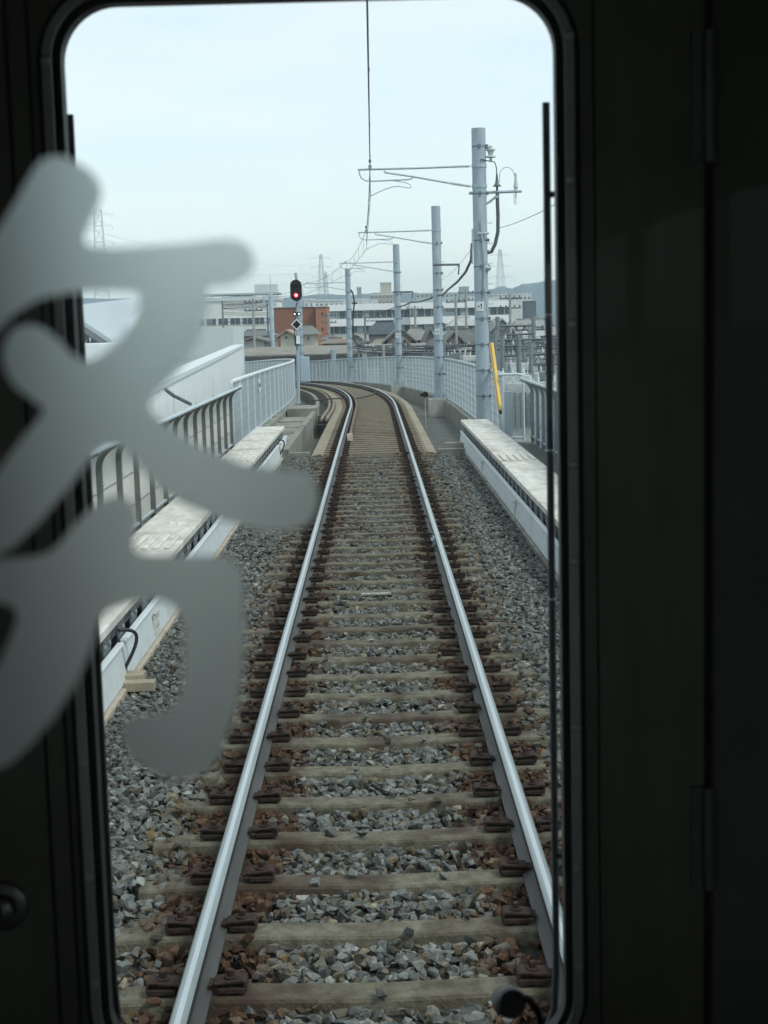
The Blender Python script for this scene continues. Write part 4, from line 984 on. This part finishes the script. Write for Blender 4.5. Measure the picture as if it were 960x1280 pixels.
def upole(x, ytop, Y, label, arms=2, r_=.13):
    q = PY(x, ytop, Y); t = thing('utility_pole', label, 'pole', (q.x, Y, -9)); H = q.z+9
    MB().tube([(0, 0, 0), (0, 0, H)], r_*1.2, 8, r2=r_*.8).build('pole_shaft', mat('conc_pole', (.33, .35, .34), .8), t, smooth=True)
    for k_ in range(arms):
        z_ = H-.4-.7*k_; am_ = MB(); am_.box(-.8, .8, -.05, .05, z_, z_+.09)
        for s_ in (-.7, -.3, .3, .7): am_.lathe((s_, 0, z_+.09), [(.05, 0), (.05, .18)], 6)
        am_.build('cross_arm', M_darksteel, t)
for (x_, y_, Y, l_) in ((569.5, 372, 120, 'concrete utility pole with a fat sleeve between second and nearest pole'), (582, 362, 150, 'utility pole with two lamps behind the second pole'), (518.5, 382, 150, 'short utility pole right of the third pole'), (637.5, 367, 110, 'thin utility pole right of the tallest pole'),
                      (316, 373, 130, 'thin utility pole in front of the school building'), (662, 404, 80, 'thin post in the yard by the right edge of the window'), (479, 431, 100, 'thin post above the far fence beside the third pole'), (411, 391, 160, 'thin utility pole in front of the white office block')):
    upole(x_, y_, Y, l_, 2 if y_ < 400 else 1)
m = MB(); q = PY(416.5, 437, 118); m.lathe((q.x, 118, -9), [(.24, 0), (.24, q.z+9)], 14); tag(m.build('round_post', M_pole, smooth=True), 'short stout round post standing behind the far fence', 'post')
# overhead structures of the lower line at the right
GN = 'steel gantries of the lower railway yard'
def gantry(x0, x1, ybeam, Y, label, two=True, br=False):
    a = PY(x0, ybeam, Y); b_ = PY(x1, ybeam, Y); t = thing('gantry', label, 'gantry', (a.x, Y, -9), 0, GN); W = b_.x-a.x; H = a.z+9; r_ = .09
    for x_ in (0, W): MB().tube([(x_, 0, 0), (x_, 0, H+.4)], r_, 8).build('column', mat('yard_steel', (.20, .235, .25), .55, metal=.2), t, smooth=True)
    bm2 = MB(); hb_ = .35; n = max(4, int(W/.5))
    bm2.tube([(0, 0, H), (W, 0, H)], .045, 5); bm2.tube([(0, 0, H-hb_), (W, 0, H-hb_)], .045, 5)
    for i in range(n): bm2.tube([(W*i/n, 0, H), (W*(i+.5)/n, 0, H-hb_), (W*(i+1)/n, 0, H)], .02, 4)
    bm2.build('beam', M_darksteel, t)
    for i in range(max(3, int(W/1.2))):
        x_ = .4+i*1.2
        MB().lathe((x_, 0, H+.04), [(.02, 0), (.05, .03), (.025, .06), (.05, .09), (.025, .12), (.015, .18)], 8).build('insulator', M_insul, t)
    if br: MB().tube([(W*.1, 0, H-2), (W*.4, 0, H-.6), (W*.9, 0, H-2.2)], .07, 6).build('brace', M_galv, t)
for a_ in ((622, 667, 408, 62, 'tall gantry frame just right of the yellow guard tube'), (619, 700, 425.5, 58, 'long gantry beam with insulators right of the tallest pole', ), (628, 648, 433, 55, 'short gantry with slanting brace above the chain link panel', True, True),
           (655, 705, 434, 66, 'gantry at the right edge behind the handrail'), (664, 700, 443, 52, 'lowest gantry beam right of the chain link panel'), (555, 600, 432, 95, 'low gantry left of the tallest pole'), (500, 545, 433, 100, 'low gantry with insulators behind the second pole'), (448, 492, 433, 108, 'low gantry behind the loop of black cable'), (456, 500, 397, 150, 'row of bright lamps on a beam before the dark roof'), (278, 334, 381, 150, 'pale gantry beam in front of the school building')):
    gantry(*a_)
# tangle of yard wires
m = MB()
for i in range(26):
    Y = rng.uniform(56, 100); y_ = rng.uniform(418, 452); m.tube(sag(PY(610, y_+rng.normal()*3, Y+6), PY(720, y_+rng.normal()*7, Y), .15), .014, 4)
for i in range(16):
    y_ = rng.uniform(427, 441); m.tube(sag(PY(440, y_, 105), PY(600, y_+rng.normal()*3, 95), .2), .016, 4)
tag(m.build('yard_wires', M_wire), 'tangle of thin wires over the lower railway yard', 'wires', kind='stuff')
m = MB()
for i in range(9):
    y_ = 378+i*3.2+rng.normal(); m.tube(sag(PY(280, y_, 150), PY(345, y_+rng.normal(), 148), .1), .02, 4)
tag(m.build('yard_wires', M_wire), 'thin overhead wires in front of the school building', 'wires', kind='stuff')
# transformers and drums in the yard
GM = 'grey transformers and switch boxes in the lower yard'
for (x_, y_, Y) in ((641, 462, 50), (652, 470, 47), (676, 458, 60), (683, 470, 52), (575, 437, 90), (588, 440, 88), (672, 440, 75), (660, 449, 70), (645, 448, 66), (580, 431, 110), (648, 436, 80), (668, 428, 92), (636, 440, 72), (680, 434, 84), (655, 460, 58), (560, 440, 96), (595, 433, 105), (520, 437, 105), (536, 437, 108), (462, 430, 107)):
    q = PY(x_, y_, Y); t = thing('transformer', 'grey transformer box with bushings standing in the lower railway yard', 'transformer', (q.x, Y, -9), rng.uniform(-.4, .4), GM)
    H = q.z+9; w = rng.uniform(.35, .6); MB().box(-w, w, -.4, .4, 0, H-.2).build('tank', mat('tank_%d' % rng.integers(3), [(.33, .37, .37), (.22, .25, .26), (.48, .5, .48)][rng.integers(3)], .7), t, bevel=.03)
    for s_ in (-.6, 0, .6): MB().lathe((w*s_, 0, H-.2), [(.03, 0), (.06, .04), (.03, .08), (.06, .12), (.03, .16), (.02, .26)], 8).build('bushing', M_insul, t)
    fn_ = MB()
    for k_ in range(5): fn_.box(-w+.1+k_*w*.36, -w+.14+k_*w*.36, -.5, -.405, H-1.6, H-.5)
    fn_.build('cooling_fins', M_darksteel, t)

# ------------------------------------------------------------------ the train: body, cab door, window, partition
WY = 1.60                                 # inner face of the end wall
M_cab = mat('cab_panel_dark', (.070, .073, .060), .42, metal=.0, var=.12, scale=3, spec=.3)
M_door = mat('door_brushed_dark', (.105, .104, .088), .36, metal=.5, var=.10, scale=5, stretch=(6, 1, .5), dirt=((.075, .073, .06), 3.5, .42, .66))
M_trim = mat('window_trim_metal', (.27, .285, .265), .40, metal=.7, var=.1, scale=10)
M_int = mat('cabin_interior', (.62, .61, .56), .7)
M_body = mat('train_body_steel', (.35, .36, .37), .4, metal=.6)
def glass(name, fac):
    m = bpy.data.materials.new(name); m.use_nodes = True; t = m.node_tree; t.nodes.clear()
    o = N(t, 'ShaderNodeOutputMaterial'); a = N(t, 'ShaderNodeBsdfTransparent'); b_ = N(t, 'ShaderNodeBsdfGlossy'); b_.inputs['Roughness'].default_value = .02
    a.inputs[0].default_value = (.965, .99, .985, 1)
    x = N(t, 'ShaderNodeMixShader'); x.inputs[0].default_value = fac
    t.links.new(a.outputs[0], x.inputs[1]); t.links.new(b_.outputs[0], x.inputs[2]); t.links.new(x.outputs[0], o.inputs[0]); return m
M_pane = glass('window_glass', .03)
def rrect(x0, x1, z0, z1, r_, n=10):
    o = []
    for (cx, cz, a0) in ((x1-r_, z1-r_, 0), (x0+r_, z1-r_, 90), (x0+r_, z0+r_, 180), (x1-r_, z0+r_, 270)):
        for i in range(n+1): a = R(a0+90*i/n); o.append((cx+r_*math.cos(a), cz+r_*math.sin(a)))
    return o
def ring(outer, inner, y0, y1):
    """solid frame between two loops of equal length"""
    n = len(outer); m = MB()
    vs = [(x, y, z) for y in (y0, y1) for loop_ in (outer, inner) for (x, z) in loop_]
    fs = []
    for i in range(n):
        j = (i+1) % n
        fs += [(i, j, n+j, n+i), (2*n+i, 3*n+i, 3*n+j, 2*n+j), (i, 2*n+i, 2*n+j, j), (n+i, n+j, 3*n+j, 3*n+i)]
    return m.poly(vs, fs)
def sqloop(x0, x1, z0, z1, n=10):
    """rectangle sampled to pair with rrect"""
    o = []; k_ = n+1
    for (cx, cz, pa, pb) in ((x1, z1, (0, -1), (-1, 0)), (x0, z1, (1, 0), (0, -1)), (x0, z0, (0, 1), (1, 0)), (x1, z0, (-1, 0), (0, 1))):
        for i in range(k_):
            t_ = i/n*2-1
            if t_ <= 0: o.append((cx+pa[0]*-t_*.03, cz+pa[1]*-t_*.03))
            else: o.append((cx+pb[0]*t_*.03, cz+pb[1]*t_*.03))
    return o
GX0, GX1, GZ0, GZ1, GRr = -.2865, .2285, 1.690, 2.842, .058
DX0, DX1, DZ0, DZ1 = -.52, .386, 1.12, 3.02
# body shell
tb = thing('train_body', 'dark cab wall and shell of the train the view is taken from', 'train', (0, -4, .3))
def tbp(m, name, mm): o = m.build(name, mm, tb); o.location = (0, 4, -.3); return o
m = MB(); BX = 1.38
SIDEW = [(-1.20, -.62, 1.95, 2.85), (.60, 1.20, 1.95, 2.85)]
m.box(-BX, DX0-.012, WY, WY+.05, 1.1, 1.95); m.box(-BX, DX0-.012, WY, WY+.05, 2.85, 3.4); m.box(-BX, -1.2, WY, WY+.05, 1.95, 2.85); m.box(-.66, DX0-.012, WY, WY+.05, 1.95, 2.85)
m.box(DX1+.012, BX, WY, WY+.05, 1.1, 1.95); m.box(DX1+.012, BX, WY, WY+.05, 2.85, 3.4); m.box(1.2, BX, WY, WY+.05, 1.95, 2.85); m.box(DX1+.012, .72, WY, WY+.05, 1.95, 2.85)
m.box(DX0-.012, DX1+.012, WY, WY+.05, DZ1+.012, 3.4)
m.box(DX0-.03, DX0-.004, WY+.051, WY+.08, 1.1, 3.4); m.box(DX1+.004, DX1+.03, WY+.051, WY+.08, 1.1, 3.4); m.box(DX0-.003, DX1+.003, WY+.051, WY+.08, DZ1+.001, 3.4)
tbp(m, 'end_wall', M_cab)
m = MB(); m.box(DX0-.012, DX0-.0005, WY+.013, WY+.0505, 1.1, 3.03); m.box(DX1+.0005, DX1+.012, WY+.013, WY+.0505, 1.1, 3.03); m.box(DX0, DX1, WY+.013, WY+.0505, DZ1+.0005, DZ1+.012); m.box(DX0, DX1, WY+.013, WY+.0505, 1.1, DZ0-.001)
tbp(m, 'door_seal', M_black)
m = MB(); m.box(-BX-.02, BX+.02, WY+.05, WY+.12, .35, 1.1); tbp(m, 'front_skirt', M_body)
m = MB(); m.box(-BX, BX, -10, WY+.05, 3.4, 3.5); tbp(m, 'roof', M_body)
m = MB(); m.box(-BX, BX, -10, WY+.05, .95, 1.1); tbp(m, 'floor', M_cab)
m = MB(); m.box(-1.2, 1.2, -10, WY-.2, .35, .95); tbp(m, 'underframe', M_dark)
m = MB()
for s_ in (-1, 1):
    a, b_ = sorted((s_*BX, s_*(BX-.06)))
    m.box(a, b_, -10, WY, 1.1, 1.8); m.box(a, b_, -10, WY, 2.95, 3.4); m.box(a, b_, .2, WY, 1.8, 2.95)
    for k_ in range(6): m.box(a, b_, -1.7-k_*1.7, -1.45-k_*1.7, 1.8, 2.95)
tbp(m, 'side_wall', M_int)
m = MB(); m.box(-BX, BX, -10.05, -10, 1.1, 3.4); tbp(m, 'rear_bulkhead', M_int)
# door
dr = thing('cab_door', 'dark front door of the train with tall round-cornered window and hinges', 'door', (DX1, WY, DZ0))
def dpart(m, name, mm, parent=None, **k): o = m.build(name, mm, parent or dr, **k); 
def D(m, name, mm, **k):
    o = m.build(name, mm, dr, **k); o.location = (-DX1, -WY, -DZ0); return o
out_l = sqloop(DX0, DX1, DZ0, DZ1); in_l = rrect(GX0-.010, GX1+.010, GZ0-.010, GZ1+.010, GRr+.01)
D(ring(out_l, in_l, WY-.004, WY+.012), 'door_panel', M_door)
D(ring(rrect(GX0-.010, GX1+.010, GZ0-.010, GZ1+.010, GRr+.01), rrect(GX0, GX1, GZ0, GZ1, GRr), WY-.012, WY+.010), 'gasket', M_black)
tr_ = ring(rrect(GX0-.0195, GX1+.0195, GZ0-.0195, GZ1+.0195, GRr+.02), rrect(GX0-.0085, GX1+.0085, GZ0-.0085, GZ1+.0085, GRr+.009), WY-.018, WY-.0045)
trim = D(tr_, 'window_trim', M_trim, bevel=.0015)
D(ring(rrect(GX0-.026, GX1+.026, GZ0-.026, GZ1+.026, GRr+.027), rrect(GX0-.0198, GX1+.0198, GZ0-.0198, GZ1+.0198, GRr+.0205), WY-.009, WY-.0045), 'trim_shadow_seal', M_black)
scr = None
for (x_, zz_) in [(GX1+.014, z_) for z_ in (2.797, 2.650, 2.50, 2.35, 2.245, 2.06, 1.90, 1.785)]+[(GX0-.014, z_) for z_ in (2.785, 2.5, 2.245, 2.035, 1.905, 1.78)]:
    if scr is None:
        s_ = MB(); s_.lathe((0, 0, 0), [(.0052, 0), (.0052, .001), (.0026, .0034)], 12, (0, -1, 0)); s_.box(-.003, .003, -.0034, -.0029, -.0005, .0005)
        scr = s_.build('screw', mat('screw_bright', (.42, .43, .42), .35, metal=.8), trim, smooth=True); o = scr
    else: o = scr.copy(); COL.objects.link(o); o.parent = trim
    o.location = (x_, WY-.018, zz_)
pn = rrect(GX0, GX1, GZ0, GZ1, GRr); m = MB(); m.poly([(x_, WY+.004, z_) for x_, z_ in pn], [tuple(range(len(pn)))]); D(m, 'window_pane', M_pane)
for (za, zb_) in ((2.665, 2.80), (1.868, 1.985)):
    h = MB(); h.tube([(DX1+.004, WY-.010, za), (DX1+.004, WY-.010, zb_)], .0075, 12)
    for k_ in (1, 2, 3): h.lathe((DX1+.004, WY-.010, za+(zb_-za)*k_/4-.0006), [(.0080, 0), (.0080, .0012)], 12)
    h.box(DX1-.014, DX1+.002, WY-.008, WY-.0045, za, zb_); D(h, 'hinge', mat('hinge_metal', (.10, .105, .10), .4, metal=.6), smooth=True)
lk = MB(); q = PY(6, 1130, WY); lk.lathe((q.x, WY-.004, q.z), [(.028, 0), (.028, .006), (.020, .010), (.017, .010), (.016, .022), (.010, .026)], 24, (0, -1, 0)); lk.box(q.x-.004, q.x+.004, WY-.040, WY-.028, q.z-.015, q.z+.015)
D(lk, 'lock', mat('lock_metal', (.12, .12, .11), .35, metal=.7), smooth=True)
for xx in (-.345, -.322):
    D(MB().box(xx, xx+.0025, WY-.0085, WY-.0045, 1.3, 2.95), 'panel_bead', M_black)
D(MB().box(GX1+.040, GX1+.0415, WY-.0070, WY-.0045, 1.3, 2.95), 'panel_bead', M_black)
# small black camera at the window foot
cmx = thing('small_camera', 'small black round dash camera with a cable, at the foot of the window', 'camera', tuple(PY(640, 1254, 1.52)))
ax = Vector((-.005, .05, -.019)).normalized()
MB().lathe((0, 0, 0), [(.0135, -.002), (.0150, 0), (.0165, .003), (.0168, .035), (.0155, .045), (.010, .048)], 28, ax).build('barrel', mat('barrel_black', (.022, .024, .025), .4, spec=.5), cmx, smooth=True)
MB().lathe(-ax*.0042, [(.0138, 0), (.0138, .002)], 28, ax).build('rear_face', M_black, cmx)
cc = Vector(cmx.location); MB().tube([Vector((.010, 0, .006)), PY(662, 1250, 1.52)-cc, PY(672, 1264, 1.53)-cc, PY(678, 1285, 1.54)-cc, PY(680, 1320, 1.56)-cc], .0042, 8).build('cable', M_black, cmx, smooth=True)
# outside handrails
def hrail(xs, x0, label, jo):
    t = thing('handrail', label, 'handrail', (x0, 1.76, 1.65)); s_ = -1 if xs < 0 else 1
    pts = [(0, 0, 1.105), (0, 0, .6), (0, 0, .05), (-s_*.003, 0, .0), (-s_*.012, 0, -.03), (-s_*.035, 0, -.07), (-s_*.06, 0, -.09)]
    MB().tube(pts, .0046, 10).build('bar', M_black if xs < 0 else mat('bar_grey', (.075, .085, .10), .4, metal=.3), t, smooth=True)
    for z_ in jo: MB().lathe((0, 0, z_), [(.0052, 0), (.0052, .002)], 10).build('joint', M_white if s_ > 0 else M_darksteel, t)
    for z_ in (.2, 1.0): MB().tube([(0, 0, z_), (s_*.03, -.02, z_), (s_*.03, -.10, z_)], .004, 6).build('bracket', M_black, t)
b0 = PY(87, 142, 1.76); b1 = PY(679, 133, 1.76)
hrail(-1, -.3135, 'thin black handrail outside the left edge of the window', (.55,)); hrail(1, .2385, 'thin dark handrail with pale joints outside the right edge of the window', (.52, .86, .70))
# partition between cab and saloon, right in front of the camera
PYY = .380
pt_ = thing('cab_partition', 'partition frame and glass pane behind the driver cab, carrying the letters', 'partition', (0, PYY, 1.1))
m = MB(); m.box(-1.31, -.55, -.02, .02, 0, 2.29); m.box(.55, 1.31, -.02, .02, 0, 2.29); m.box(-.55, .55, -.02, .02, 0, .75); m.box(-.55, .55, -.02, .02, 1.95, 2.29); m.build('partition_wall', M_int, pt_)
m = MB(); m.poly([(-.55, 0, .75), (.55, 0, .75), (.55, 0, 1.95), (-.55, 0, 1.95)], [(0, 1, 2, 3)]); m.build('partition_pane', glass('partition_glass', .004), pt_)
mm = bpy.data.materials.new('letter_film'); mm.use_nodes = True; t = mm.node_tree; t.nodes.clear(); MATS['letter_film'] = mm
o = N(t, 'ShaderNodeOutputMaterial'); d1 = N(t, 'ShaderNodeBsdfDiffuse'); d2 = N(t, 'ShaderNodeBsdfTranslucent'); x = N(t, 'ShaderNodeMixShader'); x.inputs[0].default_value = .85
d1.inputs[0].default_value = (.86, .93, .92, 1); d2.inputs[0].default_value = (.90, .96, .95, 1)
rf = N(t, 'ShaderNodeBsdfRefraction'); rf.inputs['Roughness'].default_value = .38; rf.inputs['IOR'].default_value = 1.45; rf.inputs[0].default_value = (.97, 1, 1, 1)
x2 = N(t, 'ShaderNodeMixShader'); x2.inputs[0].default_value = .76
t.links.new(d1.outputs[0], x.inputs[1]); t.links.new(d2.outputs[0], x.inputs[2]); t.links.new(x.outputs[0], x2.inputs[1]); t.links.new(rf.outputs[0], x2.inputs[2]); t.links.new(x2.outputs[0], o.inputs[0])
UP = [(66, 195), (82, 196), (94, 202), (108, 210), (118, 219), (125, 230), (127, 241), (125, 252), (120, 264), (107, 291), (105, 301), (112, 308), (140, 310), (219, 305), (280, 298), (296, 300), (310, 307), (317, 318), (318.5, 328), (316, 339), (309, 347), (289, 356), (262, 359), (259, 364), (262, 376), (258, 399), (245, 434), (219, 469), (192, 495), (187, 502), (187, 511), (197, 523), (245, 556), (306, 580), (372, 589), (385, 592), (393, 599), (399, 619), (397, 636), (390, 650), (376, 660), (355, 664), (332, 663), (280, 652), (227, 630), (188, 600), (166, 572), (152, 560), (141, 556), (130, 559), (111, 576), (83, 613), (48, 654), (17, 683), (-10, 697), (-60, 720), (-60, 640), (-30, 612), (0, 585), (30, 545), (53, 518), (54, 510), (45, 503), (20, 485), (9, 468), (4, 450), (4, 436), (10, 419), (22, 408), (39, 405), (55, 410), (66, 418), (90, 443), (104, 451), (118, 449), (149, 425), (166, 402), (174, 384), (175, 372), (170, 365), (140, 363), (87, 366), (55, 372), (39, 379), (15, 395), (0, 410), (-30, 440), (-60, 475), (-60, 400), (-30, 325), (0, 283), (20, 250), (45, 207), (54, 199)]
LO = [(-60, 700), (0, 699), (40, 696), (60, 691), (75, 679), (90, 660), (105, 644), (122, 629), (133, 622), (145, 620), (156, 622), (165, 629), (171, 640), (172, 652), (168, 670), (167, 682), (171, 689), (180, 693), (245, 694.6), (275, 694.6), (290, 699), (299, 708), (305, 724), (306, 777), (304, 842), (299, 872), (293, 895), (276, 939), (266, 955), (254, 966), (240, 973), (222, 975), (205, 972), (187, 963), (170, 951), (158, 937), (153, 925), (151, 913), (155, 901), (166, 894), (197, 893), (210, 889), (219, 881), (225, 868), (228, 848), (230, 799), (229, 782), (223, 765), (214, 756), (203, 751), (192, 750), (162, 753), (146, 758), (134, 765), (126, 774), (121, 788), (114, 812), (92, 860), (66, 899), (39, 930), (13, 954), (-5, 962), (-60, 980), (-60, 900), (-20, 860), (0, 828), (14, 797), (20, 780), (22, 769), (18, 760), (10, 755), (0, 753), (-60, 748)]
def letter(poly, label):
    m = MB(); pts = [PY(x_, y_, PYY-.0015) for x_, y_ in poly]; n = len(pts)
    m.poly(pts, [tuple(range(n))])
    o = m.build('letter_sticker', mm); bm = bmesh.new(); bm.from_mesh(o.data); bmesh.ops.triangulate(bm, faces=bm.faces, ngon_method='EAR_CLIP')
    bm.to_mesh(o.data); bm.free()
    md = o.modifiers.new('t', 'SOLIDIFY'); md.thickness = .00015
    tag(o, label, 'sticker', 'white letters stuck on the partition glass')
    return o
letter(UP, 'upper large frosted white letter on the glass, crossed strokes'); letter(LO, 'lower large frosted white letter on the glass, hooked stroke')

# ------------------------------------------------------------------ haze
hz = MB().box(-3600, 3600, -2500, 4200, -10, 130); o = hz.build('haze', []); 
hm = bpy.data.materials.new('haze_air'); hm.use_nodes = True; t = hm.node_tree; t.nodes.clear()
oo = N(t, 'ShaderNodeOutputMaterial'); pv = N(t, 'ShaderNodeVolumePrincipled'); pv.inputs['Color'].default_value = (.80, .95, 1, 1); pv.inputs['Density'].default_value = .00022; pv.inputs['Anisotropy'].default_value = .4
t.links.new(pv.outputs[0], oo.inputs['Volume']); o.data.materials.append(hm)
tag(o, 'pale blue haze filling the air over the town', 'haze', kind='stuff')
